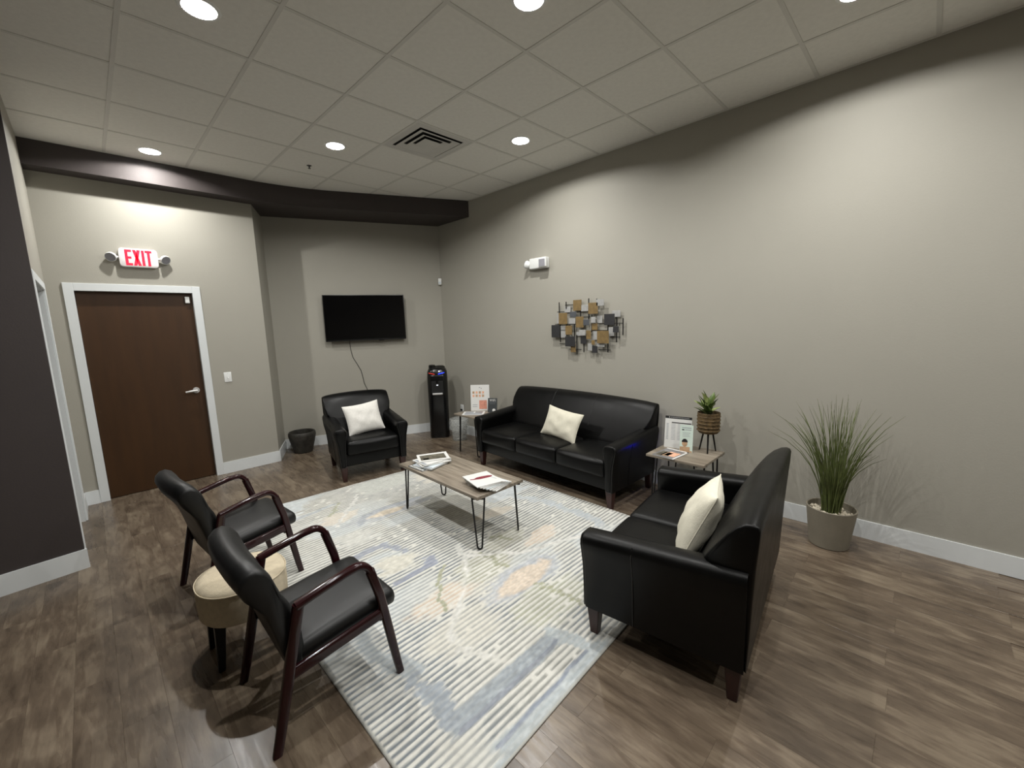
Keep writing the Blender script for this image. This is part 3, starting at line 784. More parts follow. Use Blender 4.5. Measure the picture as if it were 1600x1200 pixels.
# ------------------------------------------------------------------ wooden guest chairs
def guest_chair(label, loc, rz):
    t = thing('guest_chair', label, 'chair', loc, rz, 'guest chairs with bent wooden arms')
    def rprof(a, b, r=0.009):
        P = []
        for cx, cy, a0 in ((a-r, b-r, 0), (-a+r, b-r, 90), (-a+r, -b+r, 180), (a-r, -b+r, 270)):
            P += arc((cx, cy), r, a0, a0+90, 3)
        return P
    for s in (-1, 1):
        y = s*.255
        rl = [(-.275, y, 0), (-.255, y, .08), (-.21, y, .28), (-.165, y, .48), (-.140, y, .592)]
        MB().sweep(rl, rprof(.0150, .0215, .010), up=(1, 0, 0), scale=[.82, .9, 1, 1, 1]).build('rear_leg', 'cherry', t, angle=50)
        bend = arc((.105, .578), .060, 100, 10, 8)
        arm = [(-.150, y, .588), (-.08, y, .605), (0, y, .622), (.06, y, .634)]+[(x, y, z) for x, z in bend]
        MB().sweep(arm, rprof(.0195, .0155, .011), up=(0, 0, 1)).build('armrest', 'cherry', t, angle=50)
        e = bend[-1]
        MB().sweep([(e[0]-.0008, y, e[1]+.006), (.20, y, .46), (.235, y, .25), (.262, y, .08), (.275, y, RUGZ)], rprof(.0155, .0205, .010), up=(1, 0, 0), scale=[1, 1, .97, .9, .82]).build('front_leg', 'cherry', t, angle=50)
        MB().sweep([(-.21, y, .310), (.225, y, .365)], rprof(.011, .026), up=(0, 0, 1)).build('side_rail', 'cherry', t, angle=50)
    for x, z in ((.205, .338), (-.165, .30)):
        MB().box(x-.011, x+.011, -.25, .25, z-.02, z+.02).build('cross_rail', 'cherry', t, bevel=(0.004, 1))
    mb = MB().soft(-.175, .300, -.232, .232, .352, .440, .036, puff=.014, n=6)
    for i, v in enumerate(mb.v):
        x, yy, z = v; mb.v[i] = (x, yy, z-.05*(.25-x)/.45*(1 if x < .25 else 0)-(.012*((x-.2)/.1)**2 if x > .2 else 0))
    mb.build('seat', 'vinyl', t, angle=60)
    bp = [(-.125, .38), (-.128, .45), (-.140, .53), (-.165, .61), (-.190, .665), (-.205, .71), (-.222, .765), (-.245, .80), (-.275, .818), (-.305, .812), (-.328, .788), (-.335, .755), (-.322, .715), (-.292, .665), (-.262, .60), (-.238, .52), (-.215, .42), (-.192, .32), (-.178, .27), (-.160, .268), (-.140, .31)]
    def mod(u, a, z):
        k = min(1, max(0, (z-.3)/.4))
        return a-0.022*(1-u*u)*k, z-0.012*abs(u)**8*k+0.008*(1-u*u)*k
    loft(MB(), bp, lambda a, z: .234+.032*min(1, max(0, (z-.60)/.12)), 'y', .024, mod, 12).build('backrest', 'vinyl', t, angle=60)
    return t
guest_chair('black guest chair with dark cherry arms standing beyond the beige ottoman, by the door side', (.548, 3.195, 0), rad(6))
guest_chair('black guest chair with dark cherry arms on the rug corner, before the beige ottoman', (.600, 1.955, 0), rad(0))

ot = thing('ottoman', 'round-cornered beige fabric ottoman with black legs between the two guest chairs', 'ottoman', (.420, 2.480, 0))
def sup(r, z, n=48, e=2.25):
    P = []
    for i in range(n):
        a = 2*PI*i/n; c, q = math.cos(a), math.sin(a)
        k = r/(abs(c)**e+abs(q)**e)**(1/e); P.append((k*c, k*q, z))
    return P
MB().rings([sup(r, z) for r, z in [(.165, .240), (.190, .243), (.200, .255), (.203, .33), (.202, .400), (.195, .416), (.165, .426), (.09, .430), (.01, .431)]]).build('cushion', 'beige', ot, angle=60)
MB().tube(sup(.2025, .408), .003, 6, closed=True).build('piping', 'beige', ot)
for sx in (-1, 1):
    for sy in (-1, 1):
        ex_, ey_ = sx*.152, sy*.110; cx_, cy_ = sx*.135, sy*.100
        zb = 0
        MB().hull([(ex_-.014, ey_-.014, zb), (ex_+.014, ey_-.014, zb), (ex_+.014, ey_+.014, zb), (ex_-.014, ey_+.014, zb)], [(cx_-.024, cy_-.024, .243), (cx_+.024, cy_-.024, .243), (cx_+.024, cy_+.024, .243), (cx_-.024, cy_+.024, .243)]).build('leg', 'blackmetal', ot, bevel=(0.003, 1))

# ------------------------------------------------------------------ tables
def hairpin(t, cx, cy, dirx, diry, zt, zb, spread, splay, r=0.0068):
    # dir: outward diagonal; the loop lies across it
    px, py = -diry, dirx
    pts = []
    bx, by = cx+dirx*splay, cy+diry*splay
    n = 8; rr = 0.018
    pts.append((cx+px*spread/2, cy+py*spread/2, zt))
    for i in range(n+1):
        a = PI*i/n
        pts.append((bx+px*rr*math.cos(a), by+py*rr*math.cos(a), zb+r+rr-rr*math.sin(a)))
    pts.append((cx-px*spread/2, cy-py*spread/2, zt))
    leg = MB().tube(pts, r, 8, up=(dirx, diry, 0.01)).build('leg', 'blackmetal', t)
    MB().box(-.045, .045, -.045, .045, 0, .003).build('mount_plate', 'blackmetal', leg, (cx, cy, zt-.004), (0, 0, math.atan2(diry, dirx)))
def table(name, label, cx, cy, sx, sy, zt, th, zb, rz=0, spread=.10, splay=.0, inset=.05, group=None):
    t = thing(name, label, 'table', (cx, cy, 0), rz, group)
    MB().box(-sx/2, sx/2, -sy/2, sy/2, zt-th, zt).build('tabletop', 'greyoak', t, bevel=(0.003, 2))
    for a in (-1, 1):
        for b in (-1, 1):
            q = math.sqrt(.5)
            hairpin(t, a*(sx/2-inset), b*(sy/2-inset), a*q, b*q, zt-th+.001, zb, spread, splay)
    return t
CTZ = .442
table('coffee_table', 'grey oak coffee table with black hairpin legs on the striped rug', 2.072, 2.757, .475, 1.105, CTZ, .026, RUGZ, rad(-1), .095, .02, .05)
STZ = .52
table('side_table', 'grey oak side table between the long sofa and the loveseat', 3.515, 1.415, .47, .49, STZ, .022, 0, 0, .085, .02, .06, 'grey oak side tables')
table('side_table', 'grey oak side table between the water cooler and the long sofa', 3.485, 4.100, .47, .47, STZ, .022, 0, 0, .085, .02, .06, 'grey oak side tables')

def magazine(label, x, y, z, rz, w=.215, hgt=.275, th=.006, cover='paper', prints=(), group=None):
    t = thing('magazine', label, 'magazine', (x, y, z), rz, group)
    MB().box(-w/2+.001, w/2-.002, -hgt/2+.001, hgt/2-.001, 0.0006, th-.0006).build('pages', 'paper', t)
    MB().box(-w/2, w/2, -hgt/2, hgt/2, th-.0007, th).build('cover', cover, t)
    MB().box(-w/2, w/2, -hgt/2, hgt/2, 0, .0007).build('back_cover', cover, t)
    for (x0, x1, y0, y1, m) in prints:
        MB().box(x0*w, x1*w, y0*hgt, y1*hgt, th-.0001, th+.0003).build('print', m, t)
    return t
# stack toward the armchair
zz = CTZ
G1 = 'magazines stacked at the armchair end'
for i, (x, y, rz, th, cv, pr, lb) in enumerate([
    (1.995, 3.075, 92, .007, 'charcoal', [(-.46+.094*k, -.40+.094*k, .40-.012*(k % 2), .475, 'paper') for k in range(10)], 'charcoal magazine with white title letters at the bottom of the stack'),
    (2.030, 3.060, 104, .012, 'paperblue', [(-.46, .46, .38, .48, 'inkgrey')], 'thick pale blue magazine second from the bottom of the armchair-end stack'),
    (2.045, 3.085, 78, .008, 'paper', [(-.46, .46, .30, .46, 'photo_dark')], 'white magazine in the middle of the armchair-end stack'),
    (2.050, 3.095, 88, .009, 'paper', [(-.45, .4, .38, .47, 'inkgrey')], 'white magazine under the topmost landscape magazine'),
    (2.085, 3.125, 64, .008, 'paper', [(-.36, .30, -.40, .42, 'photo_dark'), (-.30, -.12, .16, .34, 'paper')], 'topmost magazine with a dark landscape photo on its white cover')]):
    magazine(lb, x, y, zz, rad(rz), th=th, cover=cv, prints=pr, group=G1); zz += th+.0004
zz = CTZ
G2 = 'magazines fanned at the loveseat end'
for i, (x, y, rz, th, cv, pr, lb) in enumerate([
    (2.062, 2.330, 103, .007, 'paper', [(-.46, -.36, -.42, .40, 'ink'), (-.30, -.22, -.42, .1, 'inkgrey')], 'white magazine with black bars at the bottom of the fanned stack'),
    (2.055, 2.332, 98, .008, 'paper', [(-.47, -.30, -.44, .44, 'photo_dark')], 'white magazine with a dark photo strip low in the fanned stack'),
    (2.046, 2.336, 93, .007, 'paper', [(-.47, -.38, -.45, .3, 'ink')], 'white magazine with one black bar in the fanned stack'),
    (2.036, 2.340, 88, .008, 'paperblue', [(-.46, -.34, -.44, .44, 'photo_dark')], 'pale blue magazine in the middle of the fanned stack'),
    (2.025, 2.346, 84, .007, 'paper', [(-.46, -.38, -.44, .44, 'inkgrey')], 'white magazine just under the red figure cover'),
    (2.015, 2.350, 80, .006, 'paper', [(-.46, -.40, -.40, .0, 'inkgrey')], 'thin white magazine second from the top of the fanned stack')]):
    magazine(lb, x, y, zz, rad(rz), w=.265, hgt=.215, th=th, cover=cv, prints=pr, group=G2); zz += th+.0004
t = magazine('topmost magazine with a slim dark red figure on its white cover', 2.005, 2.355, zz, rad(76), w=.265, hgt=.215, th=.006, cover='paper', prints=[], group=G2)
fig = MB(); fig.prism([(a_*1.1+.02, b_*.86) for a_, b_ in [(-.012, -.105), (.004, -.115), (.018, -.08), (.026, -.02), (.024, .03), (.010, .065), (.016, .098), (.006, .108), (-.004, .075), (-.016, .03), (-.02, -.03), (-.02, -.075)]], .0059, .0063); fig.build('print', 'maroon', t)
MB().prism([(-.06, -.09), (-.058, -.095), (.002, -.075), (.0, -.07)], .0059, .0063).build('print', 'inkgrey', t)

# ------------------------------------------------------------------ things on the side table by the loveseat
magazine('magazine with a warm portrait photo lying on the side table', 3.40, 1.495, STZ, rad(84), w=.20, hgt=.255, th=.006, cover='magcover',
         prints=[(-.5, .5, -.5, -.42, 'paper'), (-.5, -.42, -.5, .5, 'paper'), (-.36, .10, -.16, .30, 'peach'), (-.10, .22, -.05, .36, 'skin'), (.14, .40, -.1, .42, 'photo_dark')])
def lean_card(name, label, cat, x, y, z, rz, w, hgt, th, m, lean, prints, m2=None):
    t = thing(name, label, cat, (x, y, z), rot=eul(('Z', math.degrees(rz)), ('X', -lean)))
    MB().box(-w/2, w/2, 0, th, 0, hgt).build('card', m, t)
    for p in prints:
        x0, x1, z0, z1, mm = p
        MB().box(x0*w, x1*w, -.0006, .0002, z0*hgt, z1*hgt).build('print', mm, t)
    return t
P = [(-.5, .5, .92, 1.0, 'ink'), (-.36, -.33, .94, .98, 'paper'), (-.30, .40, .95, .97, 'paper'), (-.25, .48, .78, .81, 'ink')]
for r in range(11):
    z0 = .74-.048*r
    P += [(-.44, -.36, z0, z0+.02, 'inkgrey'), (-.26, -.10, z0, z0+.012, 'inkgrey'), (-.02, .14, z0, z0+.012, 'inkgrey'), (.24, .36, z0, z0+.012, 'inkgrey')]
lc = lean_card('price_list', 'white printed chart with a black header standing on the side table', 'sign', 3.592, 1.522, STZ, rad(-78), .225, .285, .003, 'paper', 8, P)
MB().box(-.1125, .1125, .09, .093, .0128, .04).build('stand_foot', 'acrylic', lc); MB().box(-.1, .1, .003, .092, .0130, .0150).build('stand_base', 'acrylic', lc)
P = [(-.36, .36, .88, .91, 'inkgrey'), (-.36, -.18, .80, .84, 'ink'), (-.12, .36, .81, .835, 'inkgrey'), (-.3, .3, .70, .715, 'inkgrey'), (-.3, .2, .64, .655, 'inkgrey'), (-.3, .25, .58, .595, 'inkgrey'), (-.46, .46, .0, .05, 'skin')]
bc = lean_card('brochure_stand', 'pale green brochure with a smiling portrait standing before the white chart', 'brochure', 3.532, 1.418, STZ, rad(-72), .105, .235, .004, 'papergreen', 8, P)
hd = MB(); hd.add([(math.cos(2*PI*i/20)*.022-.012, -.0006, .075+math.sin(2*PI*i/20)*.030) for i in range(20)], [tuple(range(20))]); hd.build('print', 'skin', bc)
hd = MB(); hd.add([(-.012+.024*math.cos(rad(a)), -.0008, .085+.030*math.sin(rad(a))) for a in range(0, 181, 15)], [tuple(range(13))]); hd.build('print', 'ink', bc)
MB().prism([(-.05, -.0005), (.03, -.0005), (.03, .0), (-.05, .0)], .004, .046).build('print', 'skin', bc)
MB().box(-.05, .05, .004, .072, .0106, .013).build('stand_base', 'ink', bc)

def leaf_mesh(L, Wd, curl, seed):
    n = 6; V = []; F = []
    for i in range(n+1):
        s = i/n; w_ = Wd*math.sin(PI*(0.08+0.92*s)**0.8)*(1 if i < n else 0.05)
        z = L*s; y = curl*L*s*s
        V += [(-w_/2, y-w_*.18, z), (0, y, z), (w_/2, y-w_*.18, z)]
    for i in range(n):
        a = 3*i; F += [(a, a+1, a+4, a+3), (a+1, a+2, a+5, a+4)]
    m = len(V)
    V += [(x, y+.0012, z) for x, y, z in V]
    F += [tuple(m+k for k in reversed(f)) for f in F]
    return MB().add(V, F).mesh('leaf')
pp = thing('potted_plant', 'leafy plant in a woven basket pot on three tall black legs', 'plant', (3.665, 1.285, STZ))
for k in range(3):
    a = rad(200+120*k)
    MB().tube([(.075*math.cos(a), .075*math.sin(a), .0), (.04*math.cos(a), .04*math.sin(a), .175)], .0075, 8, scale=[.8, 1.1]).build('leg', 'blackmetal', pp)
MB().lathe([(.0, .170), (.075, .170), (.082, .178), (.088, .26), (.091, .345), (.088, .348), (.083, .335), (.08, .31), (.0, .31)], 36).build('basket_pot', 'basket', pp)
for zr in (.195, .225, .255, .285, .315):
    MB().tube([((.087+.002*math.sin(i*PI/2))*math.cos(2*PI*i/40), (.087+.002*math.sin(i*PI/2))*math.sin(2*PI*i/40), zr) for i in range(40)], .0065, 6, closed=True).build('weave_band', 'basket', pp)
MB().lathe([(.0, .312), (.081, .312), (.081, .318), (.0, .320)], 24).build('soil', 'soil', pp)
rs = random.Random(11)
for k in range(26):
    me = leaf_mesh(.085+rs.random()*.05, .040+rs.random()*.016, .05+rs.random()*.22, k)
    az = rs.random()*2*PI; ti = 10+rs.random()*45
    if k < 7: ti = 5+rs.random()*18
    hb = .325+rs.random()*.07+(.045 if ti < 22 else 0)
    rr = .01+.03*rs.random()
    R = Matrix.Rotation(az, 3, 'Z') @ Matrix.Rotation(rad(-ti), 3, 'X')
    place('leaf', me, 'leafpale' if rs.random() < .35 else 'leaf', pp, (rr*math.cos(az+PI/2), rr*math.sin(az+PI/2), hb), R.to_euler())
for k in range(5):
    az = k*1.26
    MB().tube([(0.012*math.cos(az), .012*math.sin(az), .318), (.02*math.cos(az), .02*math.sin(az), .40), (.03*math.cos(az), .03*math.sin(az), .46)], .004, 6, scale=[1, .8, .4]).build('stem', 'leaf', pp)

# ------------------------------------------------------------------ things on the side table by the cooler
P = []
for r in range(2):
    for c in range(4): P.append((-.40+.17*c, -.29+.17*c, .66-.13*r, .75-.13*r, 'peach' if (r+c) % 2 else 'skin'))
P += [(-.05, .02, .88, .91, 'inkgrey'), (.05, .10, .85, .87, 'ink'), (-.05, .36, .06, .40, 'salmon'), (-.40, -.15, .15, .17, 'inkgrey'), (-.40, -.15, .22, .24, 'inkgrey')]
fc = lean_card('flip_chart', 'tall white tabletop flip chart with rows of small skin photos', 'sign', 3.580, 4.185, STZ, rad(-48), .25, .345, .003, 'paper', 7, P)
MB().hull([(-.125, .003, .34), (.125, .003, .34), (.125, .157, .0197), (-.125, .157, .0197)], [(-.125, .006, .345), (.125, .006, .345), (.125, .160, .0200), (-.125, .160, .0200)]).build('rear_card', 'paper', fc)
wf = lean_card('wifi_sign', 'small charcoal sign reading WiFi beside the white flip chart', 'sign', 3.605, 3.975, STZ, rad(-60), .125, .185, .003, 'charcoal', 10, [(-.38, .38, .70, .71, 'inkgrey'), (-.02, .02, .91, .93, 'paper'), (-.3, .3, .60, .61, 'inkgrey')])
tm = text_mesh('WiFi', .045); tm.materials.append(M['paper']); place('lettering', tm, None, wf, (0, -.0008, .142), (rad(90), 0, 0))
MB().add([(math.cos(2*PI*i/18)*.021+.02, -.0007, .028+math.sin(2*PI*i/18)*.020) for i in range(18)], [tuple(range(18))]).build('print', 'paper', wf)
MB().box(-.06, .06, .003, .06, .0108, .0128).build('stand_base', 'ink', wf)
magazine('open white brochure lying flat before the flip chart', 3.41, 4.12, STZ, rad(42), w=.21, hgt=.28, th=.004, cover='paper', prints=[(-.40, .0, -.40, .40, 'inkgrey'), (.05, .42, -.40, -.05, 'magcover'), (.05, .42, .02, .40, 'inkgrey')])

glow_src = thing('blue_glow_source', 'small added black charger with a blue light under the side table beside the sofa arm', 'emitter', (3.50, 1.640, STZ-.022))  # added to cast the blue glow on the sofa arm; real source unseen
MB().soft(-.03, .03, -.02, .02, -.022, .0005, .004, n=2).build('housing', 'blackplastic', glow_src)
MB().box(-.012, .012, .0195, .0215, -.016, -.006).build('indicator', 'blue_lamp', glow_src)  # glowing face of the added source

# ------------------------------------------------------------------ water cooler and waste bin
wc = thing('water_cooler', 'tall glossy black water cooler standing in the room corner', 'cooler', (3.605, 5.165, 0), rad(-38))
def rrect(w_, d, r, y0=0):
    Pq = []
    for cx, cy, a0 in ((w_/2-r, d/2-r, 0), (-w_/2+r, d/2-r, 90), (-w_/2+r, -d/2+r, 180), (w_/2-r, -d/2+r, 270)): Pq += arc((cx, cy+y0), r, a0, a0+90, 5)
    return Pq
R = []
for z, w_, d, r in ((0, .27, .27, .06), (.02, .285, .285, .07), (.60, .29, .29, .075), (.90, .295, .295, .08), (.985, .285, .28, .085), (1.03, .25, .25, .09), (1.05, .20, .20, .09), (1.055, .12, .12, .055)):
    R.append([(x, y, z) for x, y in rrect(w_, d, r)])
MB().rings(R).build('body', 'blackplastic', wc, angle=40)
MB().soft(-.105, .105, -.155, -.10, .64, .95, .02, n=3).build('dispenser_panel', 'blackplastic', wc)
MB().box(-.085, .085, -.1575, -.150, .68, .86).build('dispenser_recess', 'ventdark', wc, bevel=(.002, 1))
MB().soft(-.075, .075, -.185, -.13, .655, .685, .012, n=2).build('drip_tray', 'silver', wc)
MB().tube([(0, -.165, .87), (0, -.165, .835)], .014, 10).build('nozzle', 'blackplastic', wc)
MB().box(-.012, .012, -.159, -.156, .795, .806).build('indicator', 'white_led', wc)
MB().hull([(-.115, -.156, .975), (-.030, -.158, .952), (-.030, -.15, .952), (-.115, -.14, .975)], [(-.115, -.156, .985), (-.030, -.158, .966), (-.030, -.15, .966), (-.115, -.14, .985)]).build('hot_lever', 'red_led', wc)
MB().hull([(.020, -.158, .952), (.110, -.156, .975), (.110, -.14, .975), (.020, -.15, .952)], [(.020, -.158, .966), (.110, -.156, .985), (.110, -.14, .985), (.020, -.15, .966)]).build('cold_lever', 'blue_led', wc)
MB().lathe([(.0, .0), (.009, .0), (.009, .006), (.0, .007)], 12).build('power_light', 'white_led', wc, (.035, -.152, 1.0), (rad(70), 0, 0))
MB().lathe([(.048, 1.02), (.050, 1.06), (.046, 1.085), (.03, 1.09), (.0, 1.09)], 20, c=(-.07, -.03)).build('filter_cap', 'blackplastic', wc)
MB().lathe([(.085, 1.03), (.08, 1.055), (.06, 1.07), (.0, 1.074)], 24, c=(.035, .01)).build('lid', 'blackplastic', wc)

wb = thing('waste_bin', 'clear plastic waste bin with a clear liner beside the water cooler', 'bin', (3.66, 4.765, 0))
MB().lathe([(.0, .004), (.095, .004), (.098, .008), (.125, .30), (.129, .30), (.102, .0), (.0, .0)], 32).build('bin_body', 'clearplastic', wb)
Rl = []
for z, r in ((.15, .137), (.20, .142), (.27, .139), (.315, .133), (.318, .124), (.25, .117), (.06, .092)):
    Rl.append([((r+.004*math.sin(i*2.3+z*30)+.003*math.sin(i*5.1))*math.cos(2*PI*i/40), (r+.004*math.sin(i*2.3+z*30)+.003*math.sin(i*5.1))*math.sin(2*PI*i/40), z+.008*math.sin(i*1.7)*(1 if z < .2 else .2)) for i in range(40)])
MB().rings(Rl, cap=False).build('liner', 'liner', wb)
MB().soft(-.05, .03, -.03, .02, .006, .022, .006, n=2).build('paper_scrap', 'paper', wb)

# ------------------------------------------------------------------ planters
dp = thing('planter', 'dark mottled ceramic planter standing empty by the wall corner', 'planter', (1.905, 5.985, 0))
MB().lathe([(.0, .0), (.105, .0), (.115, .008), (.135, .08), (.160, .18), (.172, .235), (.170, .268), (.160, .285), (.150, .285), (.146, .265), (.148, .22), (.0, .20)], 40).build('pot', 'darkpot', dp)
MB().lathe([(.0, .215), (.147, .218), (.147, .225), (.0, .232)], 24).build('soil', 'soil', dp)

gp = thing('grass_plant', 'tall green grass plant in a grey tapered pot by the baseboard', 'plant', (3.655, .402, 0))
MB().lathe([(.0, .0), (.114, .0), (.120, .006), (.150, .272), (.152, .286), (.148, .290), (.142, .286), (.140, .24), (.0, .235)], 44).build('pot', 'pot', gp)
rs = random.Random(5)
pb = MB()
for k in range(140):
    a = rs.random()*2*PI; r = .13*math.sqrt(rs.random()); s = .010+.010*rs.random()
    x, y, z = r*math.cos(a), r*math.sin(a), .238+.013*rs.random()
    pb.add([(x+s, y, z), (x-s*.6, y+s*.9, z), (x-s*.7, y-s*.8, z), (x, y, z+s*.9), (x, y, z-s)], [(0, 1, 3), (1, 2, 3), (2, 0, 3), (1, 0, 4), (2, 1, 4), (0, 2, 4)])
ob = pb.build('pebbles', 'pebble', gp); ob['kind'] = 'stuff'
for k in range(130):
    az = rs.random()*2*PI; r0 = .055*math.sqrt(rs.random())
    Lb = .54+.36*rs.random(); sp_ = (.02+.21*rs.random())
    if k % 8 == 0: sp_ += .12
    b0 = Vector((r0*math.cos(az), r0*math.sin(az), .235))
    dirv = Vector((math.cos(az), math.sin(az), 0))
    if (b0+dirv*sp_*1.3).x+3.655 > XW-.03: sp_ = max(.03, (XW-.05-3.655-b0.x)/max(.2, dirv.x)/1.4)
    kn = .03*rs.uniform(-1, 1)
    pts = []
    for i in range(7):
        s = i/6
        pts.append(b0+dirv*(sp_*(.45*s+.85*s**2.6))+Vector((-dirv.y, dirv.x, 0))*kn*math.sin(3*s)+Vector((0, 0, Lb*(s-.16*sp_*3*s**3))))
    MB().tube(pts, .0030, 4, up=(dirv.y, -dirv.x, .1), scale=[1, 1, 1, .9, .75, .5, .15]).build('blade', 'grass', gp)

# ------------------------------------------------------------------ wall art
art = thing('wall_art', 'metal wall sculpture of overlapping gold, silver and charcoal squares with rods', 'wall art', (XW, 2.70, 1.61))
def plates(lst, mats, d0):
    for i, (y, z, w_, h_) in enumerate(lst):
        d = d0+((i*7) % 5)*.008
        MB().box(-d-.004, -d, y-w_/2-2.70, y+w_/2-2.70, z-h_/2-1.61, z+h_/2-1.61).build('plate', mats[i % len(mats)], art, bevel=(.0015, 1))
        if i % 2 == 0: MB().tube([(-.001, y-2.70, z-1.61), (-d, y-2.70, z-1.61)], .004, 6).build('standoff', 'blackmetal', art)
plates([(2.965, 1.802, .087, .066), (2.719, 1.808, .096, .069), (2.51, 1.857, .094, .067), (2.329, 1.734, .098, .066), (2.886, 1.67, .09, .063), (3.089, 1.703, .066, .116), (3.015, 1.525, .077, .084), (2.739, 1.54, .083, .062), (2.58, 1.51, .068, .097), (2.507, 1.418, .098, .063), (2.534, 1.681, .066, .08), (2.647, 1.382, .058, .078), (2.596, 1.677, .058, .063), (2.387, 1.549, .067, .091), (3.014, 1.597, .069, .048), (2.812, 1.525, .061, .044)], ['art_grey'], .018)
plates([(2.41, 1.677, .125, .117), (3.122, 1.558, .122, .144), (2.9, 1.442, .139, .114), (2.873, 1.744, .089, .062), (2.685, 1.652, .078, .064), (2.738, 1.458, .08, .084), (2.58, 1.358, .068, .073), (2.312, 1.575, .069, .066)], ['art_dark', 'art_dark', 'art_dark', 'art_slate', 'art_slate'], .030)
plates([(2.817, 1.843, .114, .119), (2.599, 1.801, .122, .119), (2.995, 1.701, .121, .127), (2.78, 1.657, .106, .121), (2.92, 1.569, .095, .102), (2.589, 1.603, .072, .072), (2.656, 1.517, .062, .094), (2.465, 1.493, .145, .134), (2.871, 1.363, .071, .09), (2.592, 1.434, .043, .049)], ['art_tan'], .034)
for y, z0, z1 in [(3.079, 1.735, 1.879), (2.979, 1.833, 1.88), (2.671, 1.698, 1.9), (2.568, 1.862, 1.891), (2.779, 1.72, 1.781), (2.632, 1.564, 1.727), (2.971, 1.566, 1.63), (2.865, 1.503, 1.635), (3.067, 1.45, 1.645), (2.736, 1.341, 1.503), (2.428, 1.349, 1.622), (2.324, 1.458, 1.689), (2.25, 1.533, 1.676), (2.832, 1.313, 1.503)]:
    MB().box(-.030, -.024, y-.005-2.70, y+.005-2.70, z0-.02-1.61, z1+.01-1.61).build('rod', 'blackmetal', art)
for z, y0, y1 in [(1.853, 2.871, 2.997), (1.779, 3.01, 3.112), (1.636, 2.841, 3.148), (1.411, 2.97, 3.081), (1.563, 2.394, 2.625), (1.635, 2.25, 2.497), (1.493, 2.284, 2.394), (1.354, 2.399, 2.546), (1.351, 2.774, 2.939), (1.712, 2.661, 2.78)]:
    MB().box(-.024, -.018, y0-2.70, y1-2.70, z-.004-1.61, z+.004-1.61).build('rod', 'blackmetal', art)

# ------------------------------------------------------------------ wall fittings
el = thing('emergency_light', 'white twin-head emergency light on the gray wall above the wall sculpture', 'light', (XW, 3.37, 2.36))
MB().soft(-.075, 0, -.135, .125, -.062, .062, .012, n=2).build('housing', 'whiteplastic', el)
MB().soft(-.098, -.06, -.150, -.035, -.056, .056, .010, n=2).build('lamp_head', 'whiteplastic', el)
MB().box(-.1005, -.095, -.142, -.050, -.046, .036).build('lens', 'greylens', el, bevel=(.001, 1))
lh = MB().lathe([(.0, 0), (.030, 0), (.045, .025), (.050, .055), (.046, .06), (.0, .056)], 20).build('lamp_head', 'whiteplastic', el, (-.05, .125, -.012), (rad(-75), 0, rad(10)))
for k in range(3): MB().tube([(-.03+.01*k, -.036, .060), (-.03+.01*k, .036, .060)], .004, 6).build('lens_rib', 'greylens', lh, ((.02*k)-.01, 0, 0))

ex = thing('exit_sign', 'white EXIT sign with red letters and two lamp heads above the door', 'sign', (.470, YD, 2.428))
R = []
for y, ins in ((-.0, 0), (-.042, 0), (-.050, .004), (-.052, .010)):
    R.append([(x, y, z) for x, z in [(a*(1-ins*4), b*(1-ins*6)) for a, b in rrect(.30, .182, .03)]])
MB().rings(R).build('housing', 'exit_face', ex, angle=40)
def letter(polys, x0):
    m = MB()
    for pl_ in polys: m.hull([(x0+x, -.0535, z) for x, z in pl_], [(x0+x, -.0518, z) for x, z in pl_])
    return m.build('letter', 'exit_red', ex)
hh, wd, st = .076, .052, .022
E_ = [[(0, -hh), (st, -hh), (st, hh), (0, hh)], [(st, -hh), (wd, -hh), (wd, -hh+st), (st, -hh+st)], [(st, -st/2), (wd*.92, -st/2), (wd*.92, st/2), (st, st/2)], [(st, hh-st), (wd, hh-st), (wd, hh), (st, hh)]]
X_ = [[(0, -hh), (.025, -hh), (.060, hh), (.035, hh)], [(.035, -hh), (.060, -hh), (.025, hh), (0, hh)]]
I_ = [[(0, -hh), (st, -hh), (st, hh), (0, hh)]]
T_ = [[(.016, -hh), (.038, -hh), (.038, hh-st), (.016, hh-st)], [(0, hh-st), (.054, hh-st), (.054, hh), (0, hh)]]
letter(E_, -.104); letter(X_, -.045); letter(I_, .022); letter(T_, .050)
for s in (-1, 1):
    MB().tube([(s*.14, -.026, 0), (s*.178, -.030, 0)], .012, 10, up=(0, 1, 0)).build('lamp_neck', 'whiteplastic', ex)
    hd = MB().lathe([(.0, .03), (.025, .028), (.040, .012), (.046, -.012), (.044, -.02), (.0, -.018)], 24).build('lamp_head', 'whiteplastic', ex, (s*.205, -.045, 0), (rad(-62), 0, rad(s*25)))
    MB().lathe([(.0, -.0185), (.040, -.0205), (.040, -.017), (.0, -.017)], 24).build('lens', 'greylens', hd)

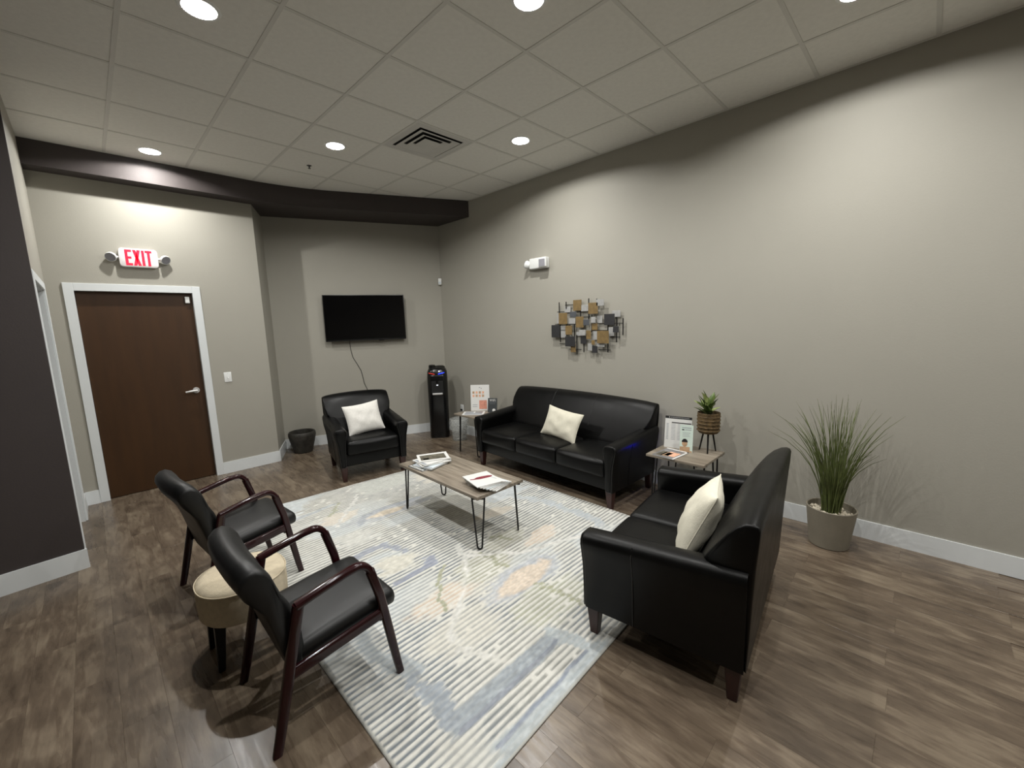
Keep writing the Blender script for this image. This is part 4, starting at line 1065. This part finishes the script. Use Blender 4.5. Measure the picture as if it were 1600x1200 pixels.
def wall_plate(name, label, cat, loc, rz, kind):
    t = thing(name, label, cat, loc, rz)
    MB().soft(-.037, .037, -.007, 0, -.058, .058, .003, n=2).build('cover_plate', 'whiteplastic', t)
    if kind == 'switch':
        MB().box(-.006, .006, -.010, -.006, -.013, .013).build('toggle_slot', 'whiteplastic', t)
        MB().hull([(-.004, -.008, -.004), (.004, -.008, -.004), (.004, -.006, .004), (-.004, -.006, .004)], [(-.003, -.019, -.014), (.003, -.019, -.014), (.003, -.018, -.008), (-.003, -.018, -.008)]).build('toggle', 'whiteplastic', t)
        for z in (-.042, .042): MB().lathe([(.0, 0), (.003, 0), (.003, .001), (.0, .001)], 8).build('screw', 'silver', t, (0, -.0065, z), (rad(90), 0, 0))
    else:
        for z in (-.02, .02):
            f = MB().soft(-.017, .017, -.0085, -.006, z-.014, z+.014, .002, n=1).build('socket', 'whiteplastic', t)
            for x in (-.006, .006): MB().box(x-.001, x+.001, -.0088, -.008, z-.002, z+.007).build('slot', 'ink', f)
    return t
wall_plate('light_switch', 'white toggle light switch on the gray wall right of the door', 'switch', (1.103, YD, 1.138), 0, 'switch')
wo = wall_plate('wall_outlet', 'white power outlet low on the wall between cooler and side table', 'outlet', (XW, 5.01, .39), rad(-90), 'outlet')
MB().soft(-.014, .014, -.030, -.006, -.034, -.008, .004, n=2).build('plug', 'blackplastic', wo)
sn = thing('corner_sensor', 'small white motion sensor in the room corner above the cooler', 'sensor', (XW-.022, 5.385, 2.32), rad(-45))
MB().soft(-.026, .026, -.03, .015, -.048, .048, .010, n=2).build('housing', 'whiteplastic', sn)
MB().soft(-.018, .018, -.034, -.02, -.03, -.002, .006, n=2).build('sensor_window', 'paperblue', sn)

# ------------------------------------------------------------------ television
mid = Vector((2.868, 5.8025)); 
tvp = (mid.x-nx*0.0, mid.y-ny*0.0)
# centre of the set on the wall line
def on_tv(s, off): return (TV_A[0]+tdx*s-nx*off, TV_A[1]+tdy*s-ny*off)
s_mid = ((2.875-TV_A[0])*tdx+(5.83-TV_A[1])*tdy)
px_, py_ = on_tv(s_mid, 0)
tv = thing('television', 'black flat screen television mounted on the corner wall', 'television', (px_, py_, 1.80), math.atan2(tdy, tdx))
TW, TH, TO = 1.10, .645, .085
MB().soft(-TW/2, TW/2, -TO-.012, -TO+.018, -TH/2, TH/2, .005, n=2).build('bezel', 'tvframe', tv)
MB().box(-TW/2+.010, TW/2-.010, -TO-.0128, -TO-.008, -TH/2+.022, TH/2-.010).build('screen', 'screen', tv)
MB().soft(-TW*.36, TW*.36, -TO+.01, -.035, -TH*.40, TH*.28, .02, n=2).build('rear_housing', 'tvframe', tv)
MB().box(-.22, .22, -.04, 0, -.14, .14).build('wall_mount', 'blackmetal', tv)
MB().box(.16, .23, -TO-.010, -TO+.004, -TH/2-.010, -TH/2+.001).build('ir_receiver', 'blackplastic', tv)
MB().box(-TW*.42, TW*.42, -TO-.0131, -TO-.009, -TH/2+.006, -TH/2+.012).build('lower_strip', 'blackmetal', tv)
cp = []
for x, z in [(-.245, -.20), (-.24, -.34), (-.235, -.45), (-.215, -.56), (-.165, -.66), (-.118, -.76), (-.100, -.86), (-.088, -.95), (-.05, -1.05), (-.02, -1.12), (.0, -1.25), (.0, -1.45)]:
    cp.append((x, -.006, z))
cb = MB().tube(cp, .0042, 6, up=(0, 1, 0)).build('tv_cable', 'cord', None, (px_, py_, 1.80), (0, 0, math.atan2(tdy, tdx)))
tag(cb, 'thin dark cable hanging down the wall below the television', 'cable')
bpy.context.view_layer.update()
